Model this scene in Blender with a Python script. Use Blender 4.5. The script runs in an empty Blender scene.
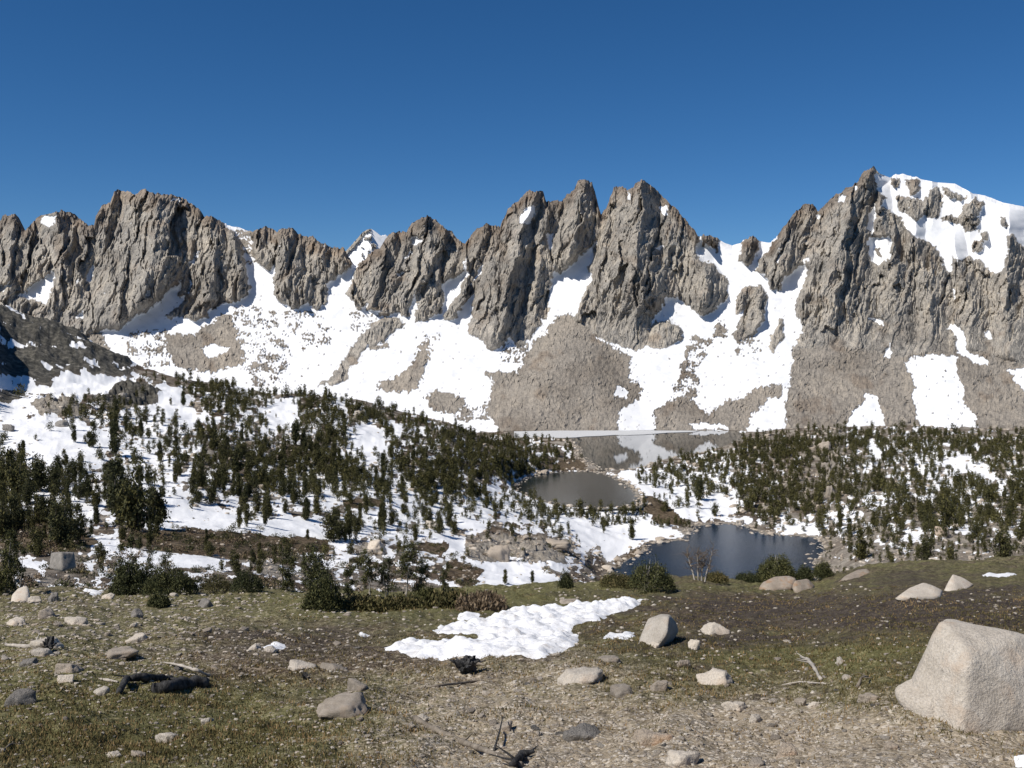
import bpy, bmesh, math, random
import numpy as np
from mathutils import Vector, Matrix

# ------------------------------------------------------------------ camera
F = 1024.0
TH = math.atan(44.0 / 1024.0)            # camera looks slightly down, eye level crosses row 340
cT, sT = math.cos(TH), math.sin(TH)
scene = bpy.context.scene
C = scene.collection
cam_d = bpy.data.cameras.new('camera')
cam_d.sensor_width = 36.0
cam_d.lens = 36.0
cam_d.clip_start = 0.1
cam_d.clip_end = 20000.0
cam = bpy.data.objects.new('camera', cam_d)
C.objects.link(cam)
cam.location = (0, 0, 0)
cam.rotation_euler = (math.pi / 2 - TH, 0, 0)
scene.camera = cam

# ------------------------------------------------------------------ light
SUN_EL = math.radians(49)
SUN_AZ = math.radians(213)               # sun stands to the left, a little behind the camera
to_sun = Vector((math.cos(SUN_AZ) * math.cos(SUN_EL), math.sin(SUN_AZ) * math.cos(SUN_EL), math.sin(SUN_EL)))
world = bpy.data.worlds.new('World')
scene.world = world
world.use_nodes = True
wn, wl = world.node_tree.nodes, world.node_tree.links
wn.clear()
sky = wn.new('ShaderNodeTexSky')
sky.sky_type = 'NISHITA'
sky.sun_disc = False
sky.sun_elevation = SUN_EL
sky.sun_rotation = math.atan2(to_sun.x, to_sun.y)
sky.altitude = 3400.0
sky.air_density = 1.0
sky.dust_density = 0.0
sky.ozone_density = 6.0
bg = wn.new('ShaderNodeBackground')
bg.inputs['Strength'].default_value = 0.066
wo = wn.new('ShaderNodeOutputWorld')
hs = wn.new('ShaderNodeHueSaturation')
hs.inputs['Saturation'].default_value = 1.2
wl.new(sky.outputs[0], hs.inputs['Color'])
wl.new(hs.outputs[0], bg.inputs[0])
wl.new(bg.outputs[0], wo.inputs[0])
sun_d = bpy.data.lights.new('sun', 'SUN')
sun_d.energy = 4.0
sun_d.angle = math.radians(0.5)
sun_d.color = (1.0, 0.95, 0.88)
sun = bpy.data.objects.new('sun', sun_d)
C.objects.link(sun)
sun.rotation_euler = to_sun.to_track_quat('Z', 'Y').to_euler()
scene.view_settings.view_transform = 'Standard'
scene.view_settings.look = 'None'
scene.view_settings.exposure = 0.3
scene.view_settings.gamma = 1.0

# ------------------------------------------------------------------ maths helpers
def slope(py):
    b = (384.0 - np.asarray(py, float)) / F
    return (b * cT - sT) / (cT + b * sT)
def uray(px, py):
    b = (384.0 - np.asarray(py, float)) / F
    return (np.asarray(px, float) - 512.0) / F / (cT + b * sT)
def P(px, py, Y):
    return Vector((float(uray(px, py)) * Y, Y, float(slope(py)) * Y))
def proj(X, Y, Z):
    # world -> pixel
    dep = Y * cT - Z * sT
    up = Y * sT + Z * cT
    return 512.0 + F * X / dep, 384.0 - F * up / dep

_rs = np.random.RandomState(7)
_perm = np.concatenate([_rs.permutation(256)] * 3)
_ang = _rs.rand(256) * 2 * np.pi
_gx, _gy = np.cos(_ang), np.sin(_ang)
def perlin(x, y, seed=0):
    x = np.asarray(x, float) + seed * 17.31
    y = np.asarray(y, float) - seed * 9.77
    xi, yi = np.floor(x), np.floor(y)
    fx, fy = x - xi, y - yi
    xi = xi.astype(np.int64) & 255
    yi = yi.astype(np.int64) & 255
    def g(ix, iy, dx, dy):
        h = _perm[(_perm[(ix & 255)] + (iy & 255) + seed) & 255]
        return _gx[h] * dx + _gy[h] * dy
    sx = fx * fx * fx * (fx * (fx * 6 - 15) + 10)
    sy = fy * fy * fy * (fy * (fy * 6 - 15) + 10)
    a = g(xi, yi, fx, fy); b = g(xi + 1, yi, fx - 1, fy)
    c = g(xi, yi + 1, fx, fy - 1); d = g(xi + 1, yi + 1, fx - 1, fy - 1)
    return ((a + (b - a) * sx) * (1 - sy) + (c + (d - c) * sx) * sy) * 1.5
def fbm(x, y, oct=4, seed=0, gain=0.5):
    s, a, f = 0, 1.0, 1.0
    for i in range(oct):
        s = s + a * perlin(x * f, y * f, seed + i * 3)
        a *= gain; f *= 2.03
    return s
def ridged(x, y, oct=4, seed=0, gain=0.55):
    s, a, f = 0, 1.0, 1.0
    for i in range(oct):
        s = s + a * (1 - 2 * np.abs(perlin(x * f, y * f, seed + i * 3)))
        a *= gain; f *= 2.1
    return s
def sstep(a, b, x):
    t = np.clip((x - a) / (b - a), 0, 1)
    return t * t * (3 - 2 * t)
def inpoly(poly, X, Y):
    p = np.asarray(poly, float)
    r = np.zeros(X.shape, bool)
    x0, y0 = p[:, 0], p[:, 1]
    x1, y1 = np.roll(x0, -1), np.roll(y0, -1)
    m = (X >= x0.min()) & (X <= x0.max()) & (Y >= y0.min()) & (Y <= y0.max())
    Xs, Ys = X[m], Y[m]
    rs = np.zeros(Xs.shape, bool)
    for a, b, c, d in zip(x0, y0, x1, y1):
        if b == d: continue
        cr = ((b > Ys) != (d > Ys)) & (Xs < (c - a) * (Ys - b) / (d - b) + a)
        rs ^= cr
    r[m] = rs
    return r
def boxblur(A, r, axis):
    r = int(r)
    if r < 1: return A
    pad = [(0, 0), (0, 0)]; pad[axis] = (r + 1, r)
    B = np.cumsum(np.pad(A, pad, mode='edge'), axis=axis)
    n = A.shape[axis]
    k = 2 * r + 1
    if axis == 0: return (B[k:k + n] - B[0:n]) / k
    return (B[:, k:k + n] - B[:, 0:n]) / k
def blur(A, r):
    for _ in range(2):
        A = boxblur(boxblur(A, r, 0), r, 1)
    return A
def bil(A, fi, fj):
    fi = np.clip(fi, 0, A.shape[0] - 1.001); fj = np.clip(fj, 0, A.shape[1] - 1.001)
    i = np.floor(fi).astype(int); j = np.floor(fj).astype(int)
    a = fi - i; b = fj - j
    return (A[i, j] * (1 - a) * (1 - b) + A[i + 1, j] * a * (1 - b) + A[i, j + 1] * (1 - a) * b + A[i + 1, j + 1] * a * b)

# ------------------------------------------------------------------ object helpers
def tag(o, label=None, cat=None, group=None, kind=None):
    if label: o['label'] = label
    if cat: o['category'] = cat
    if group: o['group'] = group
    if kind: o['kind'] = kind
    return o
def mesh_np(name, V, faces, mat, attrs=None, smooth=True, parent=None, link=True):
    """V (n,3); faces (m,k) array"""
    me = bpy.data.meshes.new(name)
    V = np.ascontiguousarray(V, np.float32); faces = np.ascontiguousarray(faces, np.int32)
    me.vertices.add(len(V)); me.vertices.foreach_set('co', V.ravel())
    k = faces.shape[1]
    me.loops.add(faces.size); me.loops.foreach_set('vertex_index', faces.ravel())
    me.polygons.add(len(faces))
    me.polygons.foreach_set('loop_start', np.arange(0, faces.size, k, dtype=np.int32))
    me.polygons.foreach_set('loop_total', np.full(len(faces), k, np.int32))
    me.polygons.foreach_set('use_smooth', np.full(len(faces), smooth, bool))
    me.update(calc_edges=True)
    for an, av in (attrs or {}).items():
        at = me.attributes.new(an, 'FLOAT', 'POINT')
        at.data.foreach_set('value', np.ascontiguousarray(av, np.float32).ravel())
    me.materials.append(mat)
    if not link: return me
    o = bpy.data.objects.new(name, me)
    C.objects.link(o)
    if parent: o.parent = parent
    return o
def grid_faces(nr, nc):
    i = np.arange(nr - 1)[:, None] * nc + np.arange(nc - 1)[None, :]
    i = i.ravel()
    return np.stack([i, i + 1, i + nc + 1, i + nc], 1)

# ------------------------------------------------------------------ materials
def mat_new(name, rough=0.9, spec=0.2):
    m = bpy.data.materials.new(name); m.use_nodes = True
    n = m.node_tree.nodes; l = m.node_tree.links
    b = n['Principled BSDF']; b.inputs['Roughness'].default_value = rough
    b.inputs['Specular IOR Level'].default_value = spec
    return m, n, l, b
def N_noise(n, l, vec, scale, detail=4, rough=0.55, sc=None):
    if sc is not None:
        mp = n.new('ShaderNodeMapping'); mp.inputs['Scale'].default_value = sc
        l.new(vec, mp.inputs[0]); vec = mp.outputs[0]
    t = n.new('ShaderNodeTexNoise'); t.inputs['Scale'].default_value = scale
    t.inputs['Detail'].default_value = detail; t.inputs['Roughness'].default_value = rough
    l.new(vec, t.inputs['Vector'])
    return t.outputs['Fac']
def N_ramp(n, l, fac, stops):
    r = n.new('ShaderNodeValToRGB'); e = r.color_ramp.elements
    e[0].position = stops[0][0]; e[0].color = (*stops[0][1], 1)
    e[1].position = stops[-1][0]; e[1].color = (*stops[-1][1], 1)
    for p, c in stops[1:-1]:
        x = e.new(p); x.color = (*c, 1)
    l.new(fac, r.inputs[0])
    return r.outputs[0]
def N_mix(n, l, fac, a, b, mode='MIX'):
    m = n.new('ShaderNodeMix'); m.data_type = 'RGBA'; m.blend_type = mode
    for s, v in ((m.inputs[0], fac), (m.inputs[6], a), (m.inputs[7], b)):
        if isinstance(v, (int, float)): s.default_value = v
        elif isinstance(v, tuple): s.default_value = (*v, 1)
        else: l.new(v, s)
    return m.outputs[2]
def N_math(n, l, op, a, b=None, clamp=False):
    m = n.new('ShaderNodeMath'); m.operation = op; m.use_clamp = clamp
    for i, v in enumerate((a, b)):
        if v is None: continue
        if isinstance(v, (int, float)): m.inputs[i].default_value = v
        else: l.new(v, m.inputs[i])
    return m.outputs[0]
def N_attr(n, name):
    a = n.new('ShaderNodeAttribute'); a.attribute_name = name
    return a.outputs['Fac']
def N_pos(n):
    return n.new('ShaderNodeNewGeometry').outputs['Position']
def N_bump(n, l, h, dist, bsdf, strength=1.0):
    b = n.new('ShaderNodeBump'); b.inputs['Distance'].default_value = dist; b.inputs['Strength'].default_value = strength
    l.new(h, b.inputs['Height']); l.new(b.outputs[0], bsdf.inputs['Normal'])
def crisp(n, l, attr, noise, amt, w=0.06):
    # attribute + noise thresholded to a crisp edge
    s = N_math(n, l, 'ADD', attr, N_math(n, l, 'MULTIPLY', N_math(n, l, 'SUBTRACT', noise, 0.5), amt))
    mr = n.new('ShaderNodeMapRange'); mr.inputs[1].default_value = 0.5 - w; mr.inputs[2].default_value = 0.5 + w
    l.new(s, mr.inputs[0])
    return mr.outputs[0]

def mat_mountain():
    m, n, l, b = mat_new('granite_and_snow', 0.85, 0.25)
    p = N_pos(n)
    n1 = N_noise(n, l, p, 0.02, 6, 0.6)
    n2 = N_noise(n, l, p, 0.16, 5, 0.6, (1, 1, 0.22))
    n3 = N_noise(n, l, p, 0.5, 4, 0.65, (1, 1, 0.5))
    rock = N_ramp(n, l, n1, [(0.3, (0.25, 0.234, 0.21)), (0.5, (0.36, 0.334, 0.295)), (0.7, (0.47, 0.428, 0.365))])
    rock = N_mix(n, l, 1.0, rock, N_ramp(n, l, n2, [(0.32, (0.42, 0.42, 0.43)), (0.48, (0.95, 0.95, 0.95)), (0.68, (1.3, 1.27, 1.22))]), 'MULTIPLY')
    nf = N_noise(n, l, p, 0.75, 3, 0.7, (1, 1, 0.45))
    rock = N_mix(n, l, 1.0, rock, N_ramp(n, l, nf, [(0.36, (0.55, 0.55, 0.56)), (0.5, (1, 1, 1)), (0.66, (1.2, 1.2, 1.18))]), 'MULTIPLY')
    stain = N_ramp(n, l, N_noise(n, l, p, 0.035, 5, 0.6, (1, 1, 0.5)), [(0.55, (0, 0, 0)), (0.72, (1, 1, 1))])
    rock = N_mix(n, l, N_math(n, l, 'MULTIPLY', stain, 0.35), rock, (0.40, 0.31, 0.235))
    tal = N_ramp(n, l, n3, [(0.25, (0.15, 0.138, 0.122)), (0.5, (0.265, 0.243, 0.214)), (0.75, (0.40, 0.365, 0.318))])
    tal = N_mix(n, l, 0.35, tal, (0.265, 0.24, 0.21))
    tal = N_mix(n, l, 1.0, tal, N_ramp(n, l, N_noise(n, l, p, 0.11, 6, 0.82), [(0.34, (0.66, 0.65, 0.64)), (0.5, (1.02, 1.0, 0.97)), (0.66, (1.28, 1.24, 1.18))]), 'MULTIPLY')
    stre = N_noise(n, l, p, 0.09, 5, 0.6, (1.0, 0.12, 0.12))
    tal = N_mix(n, l, 1.0, tal, N_ramp(n, l, stre, [(0.34, (0.9, 0.9, 0.9)), (0.5, (1, 1, 1)), (0.66, (1.08, 1.07, 1.05))]), 'MULTIPLY')
    rock = N_mix(n, l, crisp(n, l, N_attr(n, 'talus'), n1, 0.5, 0.5), rock, tal)
    big = N_ramp(n, l, N_noise(n, l, p, 0.009, 4, 0.55), [(0.36, (0.78, 0.76, 0.74)), (0.5, (1, 1, 1)), (0.64, (1.14, 1.12, 1.09))])
    rock = N_mix(n, l, 1.0, rock, big, 'MULTIPLY')
    rock = N_mix(n, l, N_attr(n, 'dark'), rock, N_mix(n, l, 1.0, rock, (0.62, 0.53, 0.46), 'MULTIPLY'))
    snow = N_ramp(n, l, N_noise(n, l, p, 0.06, 4), [(0.3, (0.70, 0.71, 0.725)), (0.45, (0.79, 0.795, 0.80)), (0.6, (0.83, 0.83, 0.835))])
    f = crisp(n, l, N_attr(n, 'snow'), n3, 1.1, 0.1)
    l.new(N_mix(n, l, f, rock, snow), b.inputs['Base Color'])
    h = N_math(n, l, 'ADD', N_math(n, l, 'MULTIPLY', n2, 0.7), N_math(n, l, 'MULTIPLY', nf, 0.5))
    inv = N_math(n, l, 'SUBTRACT', 1.0, N_math(n, l, 'MULTIPLY', f, 0.9))
    tk = N_math(n, l, 'SUBTRACT', 1.0, N_math(n, l, 'MULTIPLY', N_attr(n, 'talus'), 0.55))
    N_bump(n, l, N_math(n, l, 'MULTIPLY', N_math(n, l, 'MULTIPLY', h, inv), tk), 3.4, b, 1.0)
    return m
def mat_valley():
    m, n, l, b = mat_new('valley_ground', 0.9, 0.15)
    p = N_pos(n)
    n1 = N_noise(n, l, p, 0.05, 5, 0.6)
    n2 = N_noise(n, l, p, 0.45, 6, 0.65)
    rock = N_ramp(n, l, n2, [(0.25, (0.13, 0.115, 0.10)), (0.48, (0.28, 0.25, 0.21)), (0.75, (0.46, 0.42, 0.36))])
    soil = N_ramp(n, l, n2, [(0.3, (0.06, 0.045, 0.032)), (0.7, (0.16, 0.12, 0.085))])
    g = N_mix(n, l, N_ramp(n, l, n1, [(0.42, (0, 0, 0)), (0.6, (1, 1, 1))]), soil, rock)
    g = N_mix(n, l, N_attr(n, 'rock'), g, rock)
    dark = N_ramp(n, l, N_noise(n, l, p, 0.25, 6, 0.65, (1, 1, 0.6)), [(0.3, (0.03, 0.03, 0.027)), (0.5, (0.085, 0.08, 0.068)), (0.7, (0.21, 0.195, 0.165))])
    g = N_mix(n, l, N_attr(n, 'crag'), g, dark)
    g = N_mix(n, l, crisp(n, l, N_attr(n, 'rust'), n2, 1.2, 0.15), g, N_ramp(n, l, n2, [(0.3, (0.045, 0.035, 0.022)), (0.5, (0.11, 0.08, 0.05)), (0.7, (0.24, 0.19, 0.13))]))
    g = N_mix(n, l, N_attr(n, 'turf'), g, N_ramp(n, l, n2, [(0.3, (0.05, 0.055, 0.02)), (0.7, (0.13, 0.125, 0.05))]))
    snow = (0.86, 0.865, 0.875)
    f = crisp(n, l, N_attr(n, 'snow'), n2, 0.55, 0.06)
    l.new(N_mix(n, l, f, g, snow), b.inputs['Base Color'])
    inv = N_math(n, l, 'SUBTRACT', 1.0, N_math(n, l, 'MULTIPLY', f, 0.85))
    N_bump(n, l, N_math(n, l, 'MULTIPLY', n2, inv), 1.3, b, 1.0)
    return m
def mat_water(name, col, rough, ripple, spec=0.5):
    m, n, l, b = mat_new(name, rough, spec)
    b.inputs['IOR'].default_value = 1.33
    p = N_pos(n)
    base = N_ramp(n, l, N_noise(n, l, p, 0.03, 3), [(0.3, tuple(c * 0.7 for c in col)), (0.7, tuple(c * 1.25 for c in col))])
    l.new(base, b.inputs['Base Color'])
    w = N_noise(n, l, p, 1.2, 3, 0.5, (1, 1, 1))
    N_bump(n, l, w, ripple, b, 1.0)
    return m
def mat_ground():
    m, n, l, b = mat_new('alpine_turf', 0.95, 0.1)
    p = N_pos(n)
    n1 = N_noise(n, l, p, 0.9, 5, 0.6)
    n2 = N_noise(n, l, p, 6.0, 6, 0.7)
    n3 = N_noise(n, l, p, 28.0, 4, 0.7)
    def cells(sc):
        vo = n.new('ShaderNodeTexVoronoi'); vo.inputs['Scale'].default_value = sc; l.new(p, vo.inputs['Vector'])
        sp = n.new('ShaderNodeSeparateColor'); l.new(vo.outputs['Color'], sp.inputs[0])
        return vo.outputs['Distance'], sp.outputs[0]
    d1, r1 = cells(24.0); d2, r2 = cells(70.0)
    mixn = N_math(n, l, 'ADD', N_math(n, l, 'MULTIPLY', n2, 0.5), N_math(n, l, 'MULTIPLY', n3, 0.5))
    green = N_ramp(n, l, mixn, [(0.36, (0.045, 0.044, 0.02)), (0.5, (0.135, 0.128, 0.055)), (0.64, (0.28, 0.25, 0.13))])
    brown = N_ramp(n, l, mixn, [(0.36, (0.035, 0.026, 0.019)), (0.5, (0.105, 0.08, 0.056)), (0.64, (0.26, 0.205, 0.145))])
    pick = N_math(n, l, 'GREATER_THAN', r1, 0.45)
    rr = N_math(n, l, 'ADD', N_math(n, l, 'MULTIPLY', pick, r1), N_math(n, l, 'MULTIPLY', N_math(n, l, 'SUBTRACT', 1.0, pick), N_math(n, l, 'MULTIPLY', r2, 0.9)))
    grav = N_ramp(n, l, rr, [(0.02, (0.17, 0.135, 0.09)), (0.3, (0.29, 0.24, 0.17)), (0.6, (0.37, 0.305, 0.225)), (0.85, (0.47, 0.405, 0.315)), (1.0, (0.62, 0.56, 0.48))])
    grav = N_mix(n, l, 1.0, grav, N_ramp(n, l, mixn, [(0.35, (0.62, 0.6, 0.56)), (0.6, (1.1, 1.1, 1.1))]), 'MULTIPLY')
    wg = crisp(n, l, N_attr(n, 'green'), N_math(n, l, 'ADD', N_math(n, l, 'MULTIPLY', n1, 0.6), N_math(n, l, 'MULTIPLY', n2, 0.4)), 2.0, 0.2)
    wv = crisp(n, l, N_attr(n, 'gravel'), mixn, 2.6, 0.25)
    c = N_mix(n, l, wg, brown, green)
    c = N_mix(n, l, wv, c, grav)
    peat = crisp(n, l, N_attr(n, 'peat'), N_noise(n, l, p, 0.55, 5, 0.65, (0.5, 1, 1)), 1.6, 0.25)
    c = N_mix(n, l, peat, c, N_ramp(n, l, mixn, [(0.36, (0.025, 0.019, 0.017)), (0.5, (0.07, 0.056, 0.045)), (0.64, (0.17, 0.14, 0.11))]))
    l.new(c, b.inputs['Base Color'])
    N_bump(n, l, N_math(n, l, 'SUBTRACT', N_math(n, l, 'ADD', n2, N_math(n, l, 'MULTIPLY', n3, 0.55)), N_math(n, l, 'MULTIPLY', N_math(n, l, 'MULTIPLY', d1, wv), 0.35)), 0.05, b, 1.0)
    return m
def mat_snowpatch():
    m, n, l, b = mat_new('old_snow', 0.6, 0.3)
    p = N_pos(n)
    dirt = N_ramp(n, l, N_noise(n, l, p, 2.5, 6, 0.7), [(0.42, (0.84, 0.845, 0.86)), (0.58, (0.76, 0.755, 0.75)), (0.72, (0.5, 0.45, 0.4))])
    l.new(dirt, b.inputs['Base Color'])
    N_bump(n, l, N_noise(n, l, p, 9.0, 4), 0.03, b, 1.0)
    return m
def mat_rock(name, c0, c1, stain=None, lichen=0.0, sc=1.0, bd=0.09):
    m, n, l, b = mat_new(name, 0.9, 0.2)
    tc = n.new('ShaderNodeTexCoord').outputs['Object']
    n1 = N_noise(n, l, tc, 2.2 * sc, 6, 0.65)
    n2 = N_noise(n, l, tc, 40.0 * sc, 4, 0.7)
    f = N_math(n, l, 'ADD', N_math(n, l, 'MULTIPLY', n1, 0.6), N_math(n, l, 'MULTIPLY', n2, 0.4))
    c = N_ramp(n, l, f, [(0.38, c0), (0.6, c1)])
    c = N_mix(n, l, 1.0, c, N_ramp(n, l, N_noise(n, l, tc, 60.0 * sc, 3, 0.7), [(0.34, (0.78, 0.78, 0.79)), (0.5, (1, 1, 1)), (0.68, (1.08, 1.07, 1.05))]), 'MULTIPLY')
    if stain:
        s = N_ramp(n, l, N_noise(n, l, tc, 3.1 * sc, 5, 0.6), [(0.52, (0, 0, 0)), (0.68, (1, 1, 1))])
        c = N_mix(n, l, N_math(n, l, 'MULTIPLY', s, 0.7), c, stain)
    if lichen:
        s = N_ramp(n, l, N_noise(n, l, tc, 9.0 * sc, 5, 0.7), [(0.6, (0, 0, 0)), (0.66, (1, 1, 1))])
        c = N_mix(n, l, N_math(n, l, 'MULTIPLY', s, lichen), c, (0.05, 0.05, 0.045))
    oi = n.new('ShaderNodeObjectInfo')
    c = N_mix(n, l, 1.0, c, N_ramp(n, l, oi.outputs['Random'], [(0, (0.8, 0.8, 0.8)), (1, (1.15, 1.12, 1.08))]), 'MULTIPLY')
    l.new(c, b.inputs['Base Color'])
    N_bump(n, l, f, bd / sc, b, 1.0)
    return m
def mat_leaf(name, c0, c1, c2):
    m, n, l, b = mat_new(name, 0.75, 0.15)
    v = N_attr(n, 'var')
    c = N_ramp(n, l, v, [(0.0, c0), (0.6, c1), (1.0, c2)])
    oi = n.new('ShaderNodeObjectInfo')
    c = N_mix(n, l, 1.0, c, N_ramp(n, l, oi.outputs['Random'], [(0, (0.75, 0.78, 0.8)), (1, (1.25, 1.15, 1.0))]), 'MULTIPLY')
    l.new(c, b.inputs['Base Color'])
    return m
def mat_bark(name, c0, c1, sc=8.0):
    m, n, l, b = mat_new(name, 0.9, 0.1)
    tc = n.new('ShaderNodeTexCoord').outputs['Object']
    f = N_noise(n, l, tc, sc, 6, 0.7, (1, 1, 0.25))
    l.new(N_ramp(n, l, f, [(0.35, c0), (0.65, c1)]), b.inputs['Base Color'])
    N_bump(n, l, f, 0.03, b, 1.0)
    return m
M = dict(mountain=mat_mountain(), valley=mat_valley(), ground=mat_ground(), snowpatch=mat_snowpatch(),
         granite=mat_rock('pale_granite', (0.42, 0.375, 0.315), (0.62, 0.57, 0.50), (0.48, 0.38, 0.29), 0.25, 1.0, 0.045),
         granite_small=mat_rock('granite_cobble', (0.25, 0.215, 0.175), (0.46, 0.41, 0.35), (0.38, 0.30, 0.23), 0.2, 2.0),
         greyrock=mat_rock('grey_rock', (0.17, 0.16, 0.148), (0.33, 0.31, 0.285), None, 0.4),
         orangerock=mat_rock('rusty_granite', (0.30, 0.25, 0.2), (0.5, 0.43, 0.35), (0.40, 0.22, 0.11), 0.2),
         needles=mat_leaf('pine_needles', (0.028, 0.032, 0.016), (0.062, 0.064, 0.027), (0.11, 0.105, 0.04)),
         needles_near=mat_leaf('krummholz_needles', (0.03, 0.035, 0.016), (0.062, 0.07, 0.03), (0.13, 0.13, 0.055)),
         willow=mat_leaf('willow_twigs', (0.045, 0.045, 0.02), (0.09, 0.088, 0.038), (0.17, 0.14, 0.07)),
         twigs=mat_leaf('bare_twigs', (0.08, 0.06, 0.042), (0.16, 0.125, 0.09), (0.27, 0.22, 0.165)),
         grass=mat_leaf('short_grass', (0.06, 0.055, 0.025), (0.15, 0.135, 0.06), (0.25, 0.175, 0.095)),
         bark=mat_bark('grey_bark', (0.12, 0.10, 0.08), (0.30, 0.26, 0.21)),
         palewood=mat_bark('weathered_wood', (0.30, 0.27, 0.23), (0.55, 0.50, 0.44)),
         charred=mat_bark('charred_wood', (0.014, 0.014, 0.014), (0.095, 0.092, 0.09), 14.0),
         water_far=mat_water('lake_water_far', (0.03, 0.033, 0.028), 0.02, 0.004),
         water_mid=mat_water('lake_water_mid', (0.014, 0.02, 0.022), 0.14, 0.05, 0.36),
         water_near=mat_water('lake_water_near', (0.004, 0.02, 0.046), 0.1, 0.06, 0.1),
         lake_ice=mat_rock('lake_ice', (0.5, 0.52, 0.53), (0.72, 0.73, 0.74)))
# ================================================================== MOUNTAINS
RIDGE = [(-260,235),(-200,225),(-150,210),(-90,222),(-40,228),(0,222),(5,215),(16,215),(20,224),(24,231),(30,225),(41,214),(50,212),(60,211),(72,212),(82,220),(88,226),
 (94,224),(96,215),(101,206),(110,202),(114,192),(122,190),(136,194),(144,190),(155,194),(172,195),(182,197),(195,206),(204,216),(211,215),(220,220),
 (227,224),(240,226),(252,231),(256,229),(266,226),(277,231),(283,229),(293,228),(298,235),(313,237),(323,244),(333,249),(343,247),(350,258),(356,265),
 (361,264),(368,255),(381,247),(386,237),(392,232),(406,232),(411,224),(416,220),(427,216),(436,219),(442,226),(451,231),(458,240),(465,245),(471,235),
 (478,229),(488,224),(500,229),(503,220),(508,210),(512,205),(519,200),(527,190),(537,191),(543,192),(546,201),(557,201),(562,201),(567,194),(574,191),
 (578,181),(584,179),(592,182),(596,195),(601,215),(606,209),(611,197),(614,187),(622,186),(629,190),(636,184),(642,179),(651,185),(662,195),(672,205),
 (678,210),(687,222),(698,235),(704,235),(717,237),(724,241),(732,244),(742,241),(752,237),(762,240),(768,241),(775,241),(785,225),(792,215),(803,205),
 (813,203),(818,211),(825,205),(834,195),(850,187),(858,182),(864,172),(873,166),(880,172),(890,176),(903,172),(913,176),(938,181),(955,182),(973,192),
 (985,194),(1003,201),(1024,205),(1070,222),(1110,212),(1160,240),(1210,228),(1290,250)]
ROCK = [
 [(-280,100),(215,100),(215,216),(225,226),(240,240),(246,262),(250,287),(240,299),(225,304),(210,309),(207,317),(195,321),(165,316),(175,310),(185,300),(193,283),(186,277),(175,285),(155,305),(132,320),(120,330),(99,331),(60,345),(-280,360)],
 [(250,100),(353,100),(355,262),(338,276),(325,285),(328,300),(317,312),(308,302),(293,310),(281,302),(272,290),(276,265),(267,270),(256,262),(250,240)],
 [(359,100),(466,100),(465,257),(463,270),(442,285),(445,300),(443,310),(428,320),(413,322),(417,310),(416,292),(411,300),(408,317),(396,312),(378,317),(381,310),(366,310),(368,302),(356,310),(353,302),(345,295),(359,266)],
 [(391,316),(406,322),(385,340),(373,348),(366,345),(358,360),(349,368),(347,382),(318,386),(333,375),(348,355),(356,340),(372,325)],
 [(463,100),(558,100),(558,262),(553,275),(547,302),(551,310),(537,330),(527,342),(519,349),(510,338),(503,345),(491,352),(481,340),(468,335),(471,320),(473,300),(466,305),(453,320),(443,317),(450,305),(461,290),(466,275),(465,250)],
 [(556,100),(603,100),(603,225),(598,235),(593,243),(574,262),(561,274),(553,270)],
 [(603,100),(698,100),(698,240),(697,250),(702,262),(712,262),(729,282),(727,297),(717,307),(703,317),(692,310),(674,297),(667,297),(657,315),(645,330),(655,322),(668,320),(682,328),(683,338),(665,349),(655,349),(646,345),(634,352),(620,345),(600,338),(580,325),(570,322),(577,315),(579,300),(589,285),(593,274),(587,271),(593,260),(596,242)],
 [(738,292),(749,286),(762,285),(767,295),(764,320),(754,335),(737,342),(729,335),(739,325),(744,310),(734,315),(736,302)],
 [(702,225),(724,235),(717,246),(719,256),(712,247),(702,242)],
 [(738,260),(742,240),(752,230),(764,230),(758,247),(756,256),(747,267)],
 [(763,100),(1400,100),(1400,460),(794,460),(790,420),(793,402),(797,380),(792,365),(793,347),(803,332),(800,322),(795,310),(800,292),(808,275),(806,265),(795,270),(782,280),(782,290),(768,290),(765,275),(756,272),(759,262),(768,250),(775,238),(783,220)],
 [(778,320),(785,320),(783,335),(775,352),(768,345)], [(183,278),(190,278),(187,296),(179,295)],
]
TALUS = [
 [(162,332),(195,335),(207,326),(222,312),(232,315),(237,335),(242,350),(245,362),(212,372),(175,367),(167,350)],
 [(378,382),(396,377),(411,365),(418,351),(431,352),(426,362),(423,372),(418,387),(406,392),(378,391)],
 [(423,396),(436,391),(463,396),(466,406),(453,415),(431,407)],
 [(566,313),(557,317),(545,330),(527,352),(516,372),(500,372),(483,374),(493,382),(490,397),(487,415),(500,428),(500,450),(618,450),(618,426),(617,420),(619,412),(642,397),(642,390),(629,377),(631,357),(619,350),(600,340),(585,325)],
 [(654,412),(664,403),(672,399),(687,397),(702,408),(709,414),(724,402),(740,397),(764,385),(770,388),(768,400),(750,418),(740,450),(654,450)],
 [(793,350),(830,345),(870,352),(900,357),(930,352),(970,350),(1024,365),(1400,365),(1400,460),(780,460)],
 [(713,325),(724,322),(726,337),(714,337)], [(768,383),(783,386),(780,398),(768,398)],
 [(-280,360),(60,345),(99,331),(110,352),(60,380),(-280,400)],
]
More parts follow.
